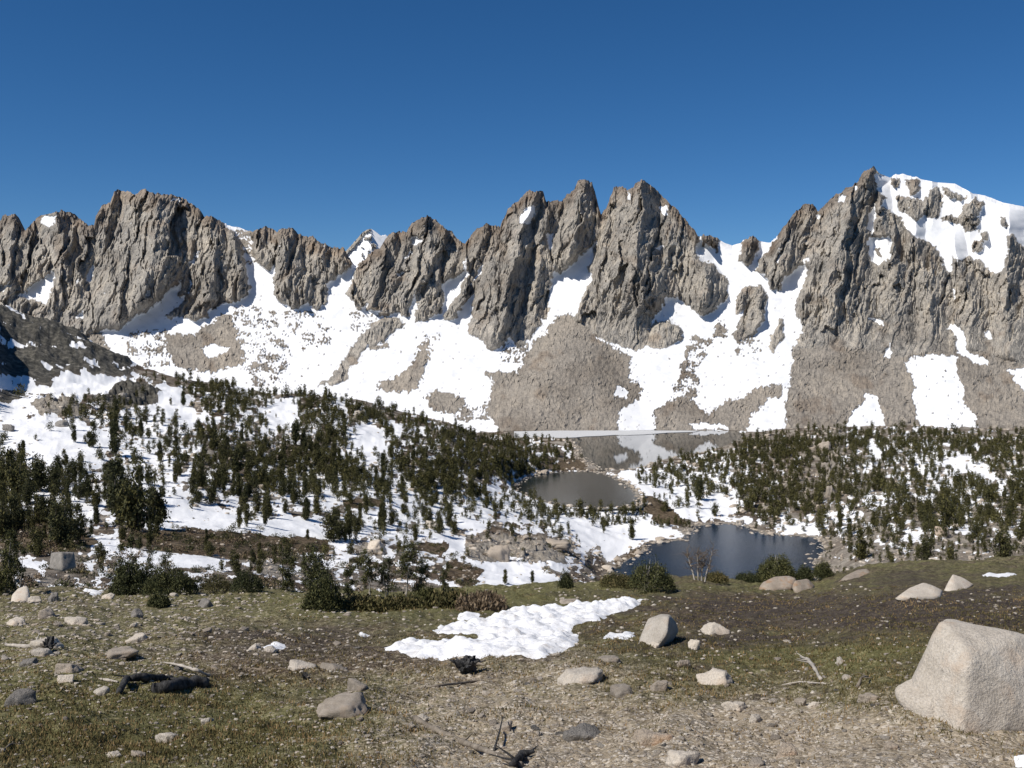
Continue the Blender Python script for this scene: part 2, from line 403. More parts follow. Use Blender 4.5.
SPECK = [  # (polygon, share of rock)
 ([(130,330),(166,330),(170,366),(128,366)], 0.30), ([(232,305),(275,310),(293,345),(280,380),(240,372)], 0.20),
 ([(275,300),(330,318),(336,345),(296,350)], 0.1), ([(690,335),(714,340),(706,358),(697,372),(698,398),(670,398),(680,370),(687,350)], 0.55),
 ([(365,338),(384,338),(390,348),(368,350)], 0.5), ([(415,335),(440,335),(436,352),(418,352)], 0.4), ([(440,402),(500,402),(500,420),(455,422)], 0.5),
 ([(236,226),(256,232),(256,262),(244,266)], 0.5), ([(735,325),(765,330),(760,360),(735,352)], 0.2), ([(256,352),(290,355),(280,386),(250,385)], 0.36),
 ([(510,320),(540,325),(520,362),(500,362)], 0.25), ([(345,312),(395,316),(385,335),(350,330)], 0.22),
]
SNOWP = [
 [(53,270),(18,296),(47,304),(54,280)], [(0,286),(10,281),(4,291),(-8,293)], [(95,265),(91,265),(86,281),(90,282),(95,272)], [(75,281),(79,279),(80,285),(76,285)],
 [(77,314),(81,311),(82,317),(78,319)], [(40,222),(48,215),(57,217),(52,226),(45,226)], [(189,262),(199,250),(200,254),(191,263)],
 [(172,197),(184,198),(180,201),(170,200)], [(145,292),(149,291),(149,295),(145,295)],
 [(424,240),(418,247),(408,246),(420,242)], [(409,252),(413,250),(408,257),(404,258)], [(399,270),(403,268),(401,277),(397,277)], [(410,240),(416,236),(424,240),(417,246)],
 [(528,205),(534,203),(531,222),(520,225),(519,221)], [(655,246),(664,247),(664,250),(655,248)], [(660,206),(668,204),(668,214),(662,215)], [(627,193),(630,192),(631,198),(628,198)],
 [(470,285),(482,268),(486,264),(480,276)], [(462,308),(474,293),(475,300),(467,312)], [(547,235),(552,232),(553,244),(549,252)],
 [(613,392),(618,388),(624,389),(629,393),(626,397),(620,396),(616,398)], [(692,424),(700,421),(727,426),(727,430),(693,430)],
 [(875,173),(885,176),(892,150),(1090,150),(1060,235),(1024,247),(1013,235),(1007,235),(1009,250),(1003,270),(995,276),(985,267),(978,260),(968,257),(958,260),(952,257),(950,275),(947,270),(943,255),(935,247),(918,237),(908,231),(900,217),(885,207),(882,200),(888,197),(875,191)],
 [(868,217),(877,205),(877,212),(875,222),(872,235),(868,230)], [(869,239),(890,235),(893,247),(890,260),(882,260),(878,268),(870,262)],
 [(837,198),(845,195),(844,203),(838,203)], [(854,187),(858,184),(858,190),(855,191)], [(816,214),(821,213),(820,220),(817,219)], [(867,317),(885,322),(885,326),(872,323)],
 [(951,289),(954,289),(955,300),(952,300)], [(984,332),(990,331),(991,341),(986,341)],
 [(947,330),(955,322),(965,335),(965,350),(988,361),(988,367),(980,366),(958,352),(956,338)],
 [(903,360),(928,355),(955,355),(958,375),(963,390),(963,402),(973,412),(980,428),(980,450),(920,450),(918,412),(912,400),(915,387),(910,372)],
 [(868,392),(875,397),(885,417),(886,440),(845,440),(848,417),(863,402)], [(890,341),(891,358),(884,357)],
 [(1008,370),(1040,366),(1070,375),(1060,410),(1030,396),(1015,382)], [(777,258),(781,246),(778,268)], [(804,258),(808,256),(806,266)],
 [(1090,240),(1130,260),(1120,290),(1100,270)], [(201,348),(214,344),(229,347),(226,354),(206,357)],
]
ROCK2 = [[(890,177),(899,177),(899,187),(893,186)], [(897,197),(905,195),(923,202),(928,190),(940,187),(942,210),(940,219),(923,216),(918,220),(898,210)],
 [(905,181),(918,180),(922,193),(910,195)], [(943,187),(953,192),(968,197),(960,202),(945,197)], [(963,207),(975,197),(983,205),(978,217),(980,227),(965,232),(960,225),(943,222),(943,216),(960,217)],
 [(998,216),(1005,215),(1008,228),(1002,226)], [(973,240),(983,241),(981,252),(973,252)], [(980,230),(988,230),(988,240),(982,240)], [(875,247),(881,248),(882,257),(877,256)], [(900,355),(903,362),(930,352),(935,346)]]
# crest lines of buttresses: (points, reach left px, reach right px, how far they stand out in metres)
SPINES = [
 ([(-120,205),(-110,300)],50,50,45), ([(-30,220),(-22,320)],26,26,30), ([(12,215),(8,300)],16,12,22), ([(56,210),(62,250),(70,300)],34,20,34), ([(152,190),(158,230),(148,270),(122,328)],60,46,60), ([(112,195),(104,250),(98,320)],14,14,14),
 ([(176,198),(190,240)],20,20,14), ([(208,216),(212,250),(215,300)],22,26,30), ([(232,224),(236,290)],12,16,14), ([(286,228),(284,270),(296,306)],22,34,38), ([(318,240),(316,300)],12,16,12),
 ([(392,234),(378,270),(362,300)],20,16,20), ([(427,217),(430,250),(424,310)],28,26,40), ([(445,230),(448,260),(436,315)],12,14,16), ([(404,240),(392,300)],12,12,14),
 ([(484,226),(474,260),(456,305)],18,16,24), ([(536,190),(524,230),(508,280),(500,345)],40,20,56), ([(514,205),(500,250),(486,330)],16,12,16), ([(543,195),(540,250),(534,320)],10,16,18),
 ([(584,178),(578,215),(566,262)],22,24,44), ([(617,187),(610,230),(600,300)],14,10,20), ([(642,179),(636,225),(640,270),(646,310)],48,38,75), ([(668,205),(664,240),(662,262)],14,30,26),
 ([(655,250),(652,290),(640,330)],36,16,22), ([(702,262),(708,290),(704,314)],26,24,40), ([(664,322),(664,345)],22,20,16),
 ([(790,217),(786,250),(776,285)],20,18,28), ([(808,203),(804,240),(796,262)],14,14,18), ([(872,166),(850,210),(836,260),(826,330)],50,44,52), ([(834,196),(822,240),(812,300)],16,14,20),
 ([(880,210),(890,250),(898,300),(892,345)],22,22,20), ([(915,236),(925,290),(930,345)],20,18,20), ([(862,240),(866,300),(860,345)],14,12,12), ([(956,262),(974,300),(970,345)],20,22,26), ([(1010,235),(1006,300),(1010,360)],24,28,36),
 ([(1100,215),(1090,360)],50,50,50), ([(1200,230),(1190,380)],50,50,50), ([(932,190),(932,218)],12,10,16), ([(972,198),(970,230)],12,12,16),
]
GX0, GX1, GY0, GY1 = -260, 1290, 140, 470
gx, gy = np.meshgrid(np.arange(GX0, GX1 + 1), np.arange(GY0, GY1 + 1))
gx = gx.astype(float); gy = gy.astype(float)
wx = gx + 2.6 * fbm(gx / 11, gy / 11, 4, 3) + 1.5 * fbm(gx / 3.5, gy / 3.5, 2, 41)
wy = gy + 2.6 * fbm(gx / 11, gy / 11, 4, 23) + 1.5 * fbm(gx / 3.5, gy / 3.5, 2, 61)
cliff = np.zeros(gx.shape); talus = np.zeros(gx.shape)
for p in ROCK: cliff[inpoly(p, wx, wy)] = 1
tx = wx + 2.6 * perlin(gx / 2.4, gy / 2.2, 43) + 1.6 * perlin(gx / 1.3, gy / 1.3, 45); ty = wy + 2.2 * perlin(gx / 2.4, gy / 2.2, 47)
for p in TALUS:
    k = inpoly(p, tx, ty); talus[k] = 1; cliff[k] = 0
spn = 0.9 * fbm(gx / 13, gy / 9.0, 2, 77) + 0.3 * fbm(gx / 6.5, gy / 5.0, 2, 78) + 0.85 * perlin(gx / 2.1, gy / 1.8, 79) + 0.3 * perlin(gx / 1.2, gy / 1.1, 80)
for p, fr in SPECK:
    k = inpoly(p, wx, wy) & (spn > (0.5 - fr) * 1.1) & (cliff < .5)
    talus[k] = 1
rawsnow = 1 - np.clip(cliff + talus, 0, 1)
for p in SNOWP:
    k = inpoly(p, wx, wy); rawsnow[k] = 1
for p in ROCK2:
    k = inpoly(p, wx, wy); rawsnow[k] = 0; cliff[k] = 1
# scattered boulders on the snow, little snow on ledges
rawsnow[(fbm(gx / 3.2, gy / 3.0, 3, 91) > 0.86) & (gy > 290)] = 0
rawsnow[(fbm(gx / 4.5, gy / 2.6, 3, 95) > 1.02) & (cliff > .5) & (gy < 300)] = 1
cl = cliff * (1 - rawsnow)
Mw = sstep(0.35, 0.95, blur(np.clip(cliff, 0, 1), 6))
Mn = sstep(0.3, 0.9, blur(cl, 2))
tent = np.zeros(gx.shape)
for pts, wl_, wr_, h_ in SPINES:
    pa = np.array(pts, float)
    xs = np.interp(gy, pa[:, 1], pa[:, 0]) + 3.0 * fbm(gy / 24, gx * 0 + pa[0, 0] * 0.37, 3, 5)
    dx = gx - xs
    w = np.where(dx < 0, wl_, wr_) * (0.55 + 0.45 * sstep(pa[0, 1] - 5, pa[-1, 1], gy))
    t = np.clip(1 - np.abs(dx) / w, 0, 1)
    fade = sstep(pa[-1, 1] + 26, pa[-1, 1] - 40, gy) * sstep(pa[0, 1] - 40, pa[0, 1] - 10, gy)
    tent = np.maximum(tent, t * h_ * fade)
# fluted rock: ridges stretched down the fall line, leaning a little
sk = gx + 0.18 * (gy - 300) + 5 * fbm(gx / 40, gy / 40, 3, 9)
fl1 = ridged(sk / 26, gy / 70, 4, 11)
fl2 = ridged(sk / 8.5, gy / 22, 4, 31)
fl3 = fbm(gx / 4, gy / 6, 3, 51)
blk = fbm(gx / 14, gy / 12, 4, 71)
low = 0.14 + 0.86 * sstep(358, 290, gy)
def facets(x, y, seed, tilt):
    # broken rock: cells with their own stand-out and their own tilted face
    xi, yi = np.floor(x), np.floor(y)
    best = np.full(x.shape, 1e9); val = np.zeros(x.shape)
    for ox in (-1, 0, 1):
        for oy in (-1, 0, 1):
            cx = xi + ox; cy = yi + oy
            a = cx.astype(np.int64) & 255; b = cy.astype(np.int64) & 255
            h = _perm[(_perm[a] + b + seed) & 255]
            h2 = _perm[(h + 71 + seed) & 255]; h3 = _perm[(h2 + 13) & 255]; h4 = _perm[(h3 + 29) & 255]
            dx = x - cx - h / 255.0; dy = y - cy - h2 / 255.0
            d = np.abs(dx) * 1.1 + np.abs(dy) + 0.3 * np.hypot(dx, dy)
            v = h3 / 255.0 - 0.5 + tilt * (dx * (h4 / 127.5 - 1.0) + dy * (h / 255.0 - 0.7))
            m = d < best
            best = np.where(m, d, best); val = np.where(m, v, val)
    return val
sk2 = sk + 2.0 * fbm(gx / 9, gy / 15, 3, 83)
gy2 = gy + 0.25 * gx + 5 * fbm(gx / 12, gy / 14, 3, 85)
fa1 = facets(sk2 / 20, gy2 / 74, 3, 1.5)
fa2 = facets(sk2 / 8.5, gy2 / 36, 9, 1.7)
fa3 = facets(sk2 / 3.8, gy2 / 14, 17, 1.7)
rel = Mw * np.clip(315 - gy, 0, 120) * 0.27 + Mn * 2.5 * low + tent * (0.25 + 0.75 * Mw)
crk = ridged((sk2 + 2 * fbm(gx / 6, gy / 9, 2, 87)) / 5.2, gy / 34, 3, 35)
crk2 = ridged((gx + 0.45 * gy) / 15, (gy - 0.3 * gx) / 60, 3, 37)
rel = rel + Mn * low * (4.5 * fl1 + 1.6 * fl2 + 0.7 * fl3 + 1.2 * blk + 15.0 * fa1 + 7.5 * fa2 + 3.4 * fa3 + 2.4 * crk + 3.0 * crk2)
tf = facets((gx + 1.5 * fbm(gx / 5, gy / 5, 2, 14)) / 3.1, gy / 2.7, 23, 0.8); tf2 = facets(gx / 6.5, gy / 5.5, 29, 0.8); rubble = sstep(0.0, 0.5, fbm(gx / 28, gy / 20, 3, 16))
rel = rel + talus * (1 - rawsnow) * (1.0 + 0.9 * fbm(gx / 3, gy / 3, 3, 13) + (1.1 + 2.4 * rubble) * tf + 7.0 * np.clip(tf2 - 0.35, 0, 1) + 0.8 * ridged(gx / 16 + gy / 90, gy / 60, 2, 18)) + 4.0 * fbm(gx / 60, gy / 45, 4, 15) * (1 - Mn)
cone = np.clip(1 - np.abs(gx - 566 - (gy - 315) * 0.05) / (12 + (gy - 312) * 0.62), 0, 1) * sstep(305, 330, gy)
rel = rel + 22 * cone * (2 - cone) * sstep(470, 380, gy) * sstep(315, 350, gy)
def gs(A, px, py): return bil(A, py - GY0, px - GX0)

def build_mountains():
    ra = np.array(RIDGE, float)
    cols = np.arange(GX0 + 4, GX1 - 4, 1.0)
    ry = np.interp(cols, ra[:, 0], ra[:, 1])
    rk = gs(blur(cl, 2), cols, ry + 5)
    rk = sstep(0.3, 0.8, rk)
    jag = 1.6 * np.abs(perlin(cols / 3.1, cols * 0 + .5, 2)) + 1.8 * np.abs(perlin(cols / 7.3, cols * 0 + .5, 4)) + 0.9 * np.abs(perlin(cols / 1.7, cols * 0 + .3, 8))
    ry = ry + 1.8 - jag * (0.2 + 1.5 * rk)
    NR = 290
    foot = 446.0
    t = np.linspace(0, 1, NR)[:, None]
    py = foot + (ry[None, :] - foot) * t
    px = np.repeat(cols[None, :], NR, 0)
    Yb = 1262 + (446 - py) * 1.75 + np.clip(446 - py, 0, 60) * 0.35
    R = gs(rel, px, py)
    # the very crest rounds away from us
    R = R - 10 * sstep(0.975, 1.0, t) ** 2
    Y = Yb - R
    s = slope(py); u = uray(px, py)
    V = np.stack([u * Y, Y, s * Y], -1)
    # back side falling away
    top = V[-1]
    back = []
    for k, (dy, dz) in enumerate([(12, -4), (40, -30), (110, -110), (260, -260)]):
        q = top.copy(); q[:, 1] += dy; q[:, 2] += dz + 3 * fbm(cols / 9, cols * 0 + k, 3, 8)
        back.append(q)
    V = np.concatenate([V, np.array(back)], 0)
    nr = V.shape[0]
    sn = np.concatenate([gs(rawsnow, px, py)] + [gs(rawsnow, cols, ry + 2)[None]] * 4, 0)
    ta = np.concatenate([gs(talus, px, py)] + [np.zeros((1, len(cols)))] * 4, 0)
    dk = sstep(20, 3, py - ry[None]) * 0.75 * rk[None] + 0.55 * sstep(0.35, 0.8, fbm(px / 30, py / 26, 3, 121))
    dk = np.concatenate([dk] + [dk[-1:]] * 4, 0)
    o = mesh_np('mountains', V.reshape(-1, 3), grid_faces(nr, len(cols)), M['mountain'], dict(snow=sn, talus=ta, dark=dk), smooth=False)
    tag(o, kind='structure')
    # small snowy summit further back, seen in the notch
    fr = [(332,262),(343,254),(351,246),(357,239),(363,232),(367,230),(371,229),(376,232),(381,236),(386,235),(394,245),(410,262)]
    fa = np.array(fr, float)
    c2 = np.arange(332, 410, 0.8)
    r2 = np.interp(c2, fa[:, 0], fa[:, 1]) - 1.0 * np.abs(perlin(c2 / 2.2, c2 * 0, 5))
    tt = np.linspace(0, 1, 60)[:, None]
    py = 285 + (r2[None] - 285) * tt; px = np.repeat(c2[None], 60, 0)
    rk = ((fbm(px / 4, py / 7, 4, 19) > 0.25 + np.abs(px - 371) * 0.05) | (px + 1.5 * fbm(px / 4, py / 4, 2, 3) < 371 - (py - 229) * 0.95)).astype(float)
    Y = 2150 + (285 - py) * 3.0 - np.clip(1 - np.abs(px - 371 + (py - 229) * .1) / 30, 0, 1) * 60 - 8 * rk * (1 + ridged(px / 6, py / 14, 3, 3))
    V = np.stack([uray(px, py) * Y, Y, slope(py) * Y], -1)
    b1 = V[-1].copy(); b1[:, 1] += 200; b1[:, 2] -= 200
    V = np.concatenate([V, b1[None]], 0)
    sn = np.concatenate([1 - rk, 1 - rk[-1:]], 0)
    o = mesh_np('distant_mountain', V.reshape(-1, 3), grid_faces(61, len(c2)), M['mountain'], dict(snow=sn, talus=sn * 0))
    tag(o, kind='structure')
build_mountains()

# ================================================================== VALLEY AND NEAR GROUND
CREST = [(-300,596),(0,594),(60,588),(110,593),(190,592),(260,592),(310,592),(420,593),(510,588),(540,586),(600,582),(640,580),(680,578),(760,584),(800,586),(830,579),(860,569),(900,563),(1024,560),(1300,558)]
YC = 46.0
def zp(Y, py): return (Y, float(slope(py)) * Y)
TAB = {
 -300: [zp(160,590),zp(300,520),zp(420,460),(560,-20),(700,60),(850,95),(1050,60),(1320,-60)],
 -90: [zp(120,602),zp(200,562),zp(300,525),zp(400,482),zp(520,428),zp(560,398),zp(600,310),zp(640,245),zp(700,232),zp(850,226),(1000,20),(1320,-118)],
 0: [zp(110,604),zp(200,562),zp(300,522),zp(400,482),zp(520,432),zp(640,396),zp(700,380),zp(735,350),zp(860,297),(950,0),(1100,-60),(1320,-118)],
 60: [zp(110,604),zp(200,562),zp(300,520),zp(400,480),zp(520,432),zp(640,398),zp(730,380),zp(765,355),zp(860,318),(950,-10),(1100,-70),(1320,-118)],
 130: [zp(110,604),zp(220,560),zp(320,520),zp(450,470),zp(600,425),zp(740,392),zp(800,375),zp(860,356),(950,-40),(1100,-90),(1320,-118)],
 190: [zp(120,604),zp(230,560),zp(340,520),zp(470,470),zp(620,425),zp(760,392),zp(850,378),(960,-50),(1100,-95),(1320,-118)],
 260: [zp(130,604),zp(260,562),zp(380,520),zp(520,470),zp(680,425),zp(800,395),zp(850,386),(960,-62),(1100,-100),(1320,-118)],
 340: [zp(140,604),zp(280,575),zp(400,530),zp(530,480),zp(700,430),zp(830,398),zp(870,391),(980,-75),(1100,-105),(1320,-118)],
 400: [zp(150,606),zp(300,578),zp(430,530),zp(560,485),zp(720,438),zp(850,408),zp(880,404),(980,-82),(1100,-108),(1320,-118)],
 450: [zp(150,606),zp(300,585),zp(420,550),zp(540,510),zp(700,460),zp(820,430),zp(890,419),(980,-92),(1100,-110),(1320,-118)],
 500: [zp(150,608),zp(300,592),zp(400,566),zp(520,530),zp(640,500),zp(740,482),zp(860,450),zp(930,440),(1010,-104),(1100,-113),(1320,-118)],
 540: [zp(150,608),zp(300,596),zp(400,570),zp(540,535),zp(680,508),(720,-114),(890,-112),zp(960,452),zp(1010,447),(1080,-113),(1320,-118)],
 570: [zp(150,608),zp(320,600),zp(420,572),zp(560,542),zp(690,512),(715,-114.5),(892,-114.5),zp(950,459),(990,-113),(1320,-118)],
 620: [zp(150,612),zp(400,602),zp(520,578),zp(600,548),(679,-121),(709,-115),(892,-114),(1320,-118)],
 643: [zp(150,612),zp(400,602),(516,-122),(672,-121),(712,-114.6),(780,-113.6),(892,-113.2),(1000,-116),(1320,-118)],
 660: [zp(150,612),zp(400,602),(516,-122),(680,-121.5),(730,-116),(780,-115),zp(860,480),zp(930,466),zp(980,456),(1060,-113),(1320,-118)],
 700: [zp(150,612),zp(400,602),(516,-122),(680,-121.5),zp(780,498),zp(880,476),zp(950,462),zp(1010,450),(1080,-113),(1320,-118)],
 740: [zp(150,612),zp(400,602),(516,-122),(680,-121.5),zp(780,498),zp(880,470),zp(970,452),zp(1060,438),(1180,-110),(1320,-118)],
 780: [zp(150,612),zp(400,602),(516,-122),(660,-121),zp(760,500),zp(880,470),zp(1000,445),zp(1120,430),(1200,-106),(1320,-118)],
 830: [zp(130,612),zp(330,604),zp(500,576),zp(600,540),zp(740,502),zp(880,466),zp(1010,440),zp(1150,426),(1240,-104),(1320,-118)],
 900: [zp(130,596),zp(330,588),zp(450,566),zp(600,528),zp(740,492),zp(880,460),zp(1010,438),zp(1150,426),(1240,-104),(1320,-118)],
 1024: [zp(130,590),zp(330,584),zp(430,562),zp(600,522),zp(740,486),zp(880,458),zp(1010,440),zp(1150,428),(1240,-108),(1320,-118)],
 1300: [zp(130,586),zp(330,580),zp(430,556),zp(600,512),zp(740,476),zp(880,448),zp(1010,430),zp(1150,420),(1240,-100),(1320,-118)],
}
RY = np.concatenate([np.linspace(2.0, 60, 100, endpoint=False), 60 * (1330 / 60) ** np.linspace(0, 1, 260)])
def make_base():
    cr = np.array(CREST, float)
    keys = sorted(TAB)
    cols = np.arange(-330, 1355, 6.0)
    prof = []
    for k in keys:
        a = np.array(TAB[k]); prof.append(np.interp(np.log(RY), np.log(a[:, 0]), a[:, 1]))
    prof = np.array(prof)
    out = np.zeros((len(RY), len(cols)))
    for i in range(len(RY)):
        out[i] = np.interp(cols, keys, prof[:, i])
    out = boxblur(boxblur(out, 3, 1), 2, 1)
    out[100:] = boxblur(boxblur(out[100:], 4, 0), 3, 0)
    # near slope down from the viewer, then the break of slope
    pyc = boxblur(np.interp(cols, cr[:, 0], cr[:, 1])[None], 3, 1)[0]
    zc = slope(pyc) * YC
    sl = (-1.7 - zc) / YC
    Y = RY[:, None]
    near = -1.7 - sl[None] * Y
    far0 = zc[None] - (Y - YC) * (sl[None] + 0.16) - 0.004 * np.clip(Y - YC, 0, 30) ** 2
    zz = np.where(Y < YC, near, far0)
    w = sstep(60, 110, Y)
    # start of the tables (Y>=110) blends with the falling edge
    return cols, zz * (1 - w) + out * w
BC, BZ = make_base()
def base_z(u, Y):
    fi = np.interp(Y, RY, np.arange(len(RY)))
    fj = (512 + F * np.asarray(u) - BC[0]) / 6.0
    return bil(BZ, fi, fj)
def raster(polys, x0=-140, x1=1170, y0=370, y1=600):
    a, b = np.meshgrid(np.arange(x0, x1), np.arange(y0, y1)); r = np.zeros(a.shape, np.int16)
    for i, p in enumerate(polys): r[inpoly(p, a + 0.5, b + 0.5)] = i + 1
    return lambda x, y: int(r[min(max(int(y) - y0, 0), y1 - y0 - 1), min(max(int(x) - x0, 0), x1 - x0 - 1)])
def lakepoly(pts, z):
    out = []
    for px, py in pts:
        Y = z / float(slope(py)); out.append((float(uray(px, py)) * Y, Y))
    return np.array(out)
L1Z, L2Z, L3Z = -114.0, -115.0, -122.0
L1 = lakepoly([(505,431),(620,430.3),(735,430.6),(752,437),(735,446),(700,453),(668,459),(655,462),(645,467),(625,470),(600,469.5),(588,463),(579,456),(578,447),(566,440),(548,437.5),(505,438)], L1Z)
L2 = lakepoly([(513,490),(518,484),(524,480),(533,476),(542,473.5),(564,472),(592,471.5),(602,473),(612,476),(622,481),(632,488),(637,493),(641,501),(636,506),(600,508),(560,506),(530,499)], L2Z)
L3 = lakepoly([(608,575),(618,567),(623,562),(633,557),(647,550),(648,544),(664,542),(683,540),(688,534),(694,527),(708,524),(735,524),(755,530),(761,534),(780,535),(811,537),(821,539),(823,555),(814,562),(822,575),(815,600),(700,612),(620,600)], L3Z)
def sdist(poly, X, Y):
    d = np.full(X.shape, 1e9)
    n = len(poly)
    for i in range(n):
        a = poly[i]; b = poly[(i + 1) % n]; ab = b - a
        t = np.clip(((X - a[0]) * ab[0] + (Y - a[1]) * ab[1]) / (ab @ ab + 1e-9), 0, 1)
        d = np.minimum(d, np.hypot(X - a[0] - t * ab[0], Y - a[1] - t * ab[1]))
    return np.where(inpoly(poly, X, Y), -d, d)

TREE = ["00001357375210000000000000000000","22451366574562000000000000000000","11254345666677410000000012112100","00352466548357885300001576688876",
 "32243467889268688600057875657767","76263456889688876201765775656346","77584367887778810000354666667566","66587346764445773222332666557666",
 "56578335655456447888751255445776","57767111125334224421200033556655","44433333433342111420000002444545","32223234435542211110000001333444","20001113221221000000000000000000"]
SNOW = ["74883337225822225000000000000000","87537855427322222000000022222222","86469855856432220000000023333332","99957648755864234300003222443332",
 "89767743334955434322233221366653","47949633554854425425556432456874","66759854665654348228788422345765","67858854589788679536899422355664",
 "56856998745789888988987334743453","43434889996879645899500086625554","32174532237668333584000002244333","42267764347545688440000001213222","32356543344333798620000000000000"]
TREE = np.array([[int(c) for c in r] for r in TREE], float) / 9
SNOW = np.array([[int(c) for c in r] for r in SNOW], float) / 9
def cell(A, px, py):
    return bil(A, (py - 384) / 16.0, (px - 16) / 32.0)
VSNOW = [[(0,428),(20,418),(70,420),(110,432),(112,448),(90,458),(50,460),(22,452),(8,440)], [(0,402),(40,400),(40,412),(0,418)], [(50,378),(70,368),(125,368),(128,388),(100,395),(70,392)],
 [(0,372),(52,380),(66,392),(0,396)], [(128,404),(148,392),(158,384),(180,388),(196,402),(186,412),(160,414),(140,412)], [(182,416),(205,410),(212,418),(200,424),(190,426)],
 [(162,506),(190,508),(236,512),(238,526),(200,530),(180,526),(162,522)], [(266,520),(290,518),(322,528),(324,540),(300,538),(262,534)], [(346,428),(368,424),(386,432),(384,448),(364,456),(352,444)],
 [(268,400),(300,396),(296,430),(270,428)], [(324,388),(332,390),(350,412),(346,420),(338,404)], [(392,424),(404,424),(402,436),(396,440)], [(410,428),(428,426),(424,436),(412,434)],
 [(430,488),(445,487),(446,498),(434,498)], [(450,512),(484,524),(478,530),(455,526)], [(420,532),(455,534),(468,546),(460,558),(440,545)], [(493,500),(515,505),(512,510),(494,506)],
 [(480,563),(495,558),(530,566),(556,576),(556,586),(500,588),(478,578)], [(520,545),(545,548),(560,556),(575,560),(560,572),(535,556)], [(552,515),(600,520),(600,545),(585,545),(565,530)],
 [(608,525),(645,523),(690,534),(680,540),(650,540),(620,556),(606,562),(600,548)], [(654,514),(700,508),(736,504),(740,512),(700,519),(660,520)], [(612,476),(630,467),(634,472),(632,482),(620,480)],
 [(630,482),(664,488),(662,500),(640,494)], [(780,533),(792,526),(815,526),(822,536),(790,536)], [(712,526),(745,515),(756,519),(742,527)], [(904,532),(922,530),(925,538),(908,540)], [(958,534),(975,530),(978,537)],
 [(942,458),(970,456),(975,470),(955,474)], [(968,466),(990,470),(994,480),(980,480)], [(870,436),(882,452),(878,462),(868,450)], [(866,496),(884,494),(886,506),(866,506)], [(830,461),(840,462),(838,468),(830,468)],
 [(148,552),(188,552),(226,562),(222,570),(180,566),(146,562)], [(88,538),(122,540),(120,552),(92,550)], [(20,560),(48,562),(46,570),(20,568)], [(18,535),(38,542),(36,546),(18,542)], [(56,520),(76,510),(102,504),(98,520),(80,524)], [(1010,560),(1030,558),(1030,563),(1012,563)]]
VROCK = [[(98,398),(128,384),(160,392),(158,402),(130,408),(104,406)], [(30,400),(75,396),(84,412),(40,415)], [(816,440),(842,432),(840,460),(834,498),(820,498),(822,466)],
 [(482,538),(500,530),(552,545),(570,565),(540,562),(500,556),(484,550)], [(464,545),(500,540),(498,562),(470,560)], [(536,540),(570,538),(576,550),(540,548)], [(352,546),(385,542),(385,552),(360,556)]]
VRUST = [[(120,532),(180,528),(260,534),(330,540),(330,552),(250,560),(190,556),(120,546)], [(0,520),(60,524),(100,540),(80,552),(0,550)], [(340,500),(384,498),(384,508),(345,508)], [(425,540),(450,544),(440,556),(410,548)],
 [(612,562),(646,545),(648,550),(618,570)], [(560,458),(588,460),(585,470),(555,470)], [(632,490),(662,500),(690,526),(660,524),(640,510)], [(450,560),(485,570),(470,590),(440,575)]]
CRAG = [[(-300,200),(-90,240),(0,296),(62,320),(92,338),(128,356),(134,372),(118,378),(60,372),(50,388),(16,386),(0,374),(-300,420)], [(98,398),(128,384),(160,392),(158,402),(130,408),(104,406)], [(-300,386),(10,388),(40,396),(10,400),(-300,400)]]

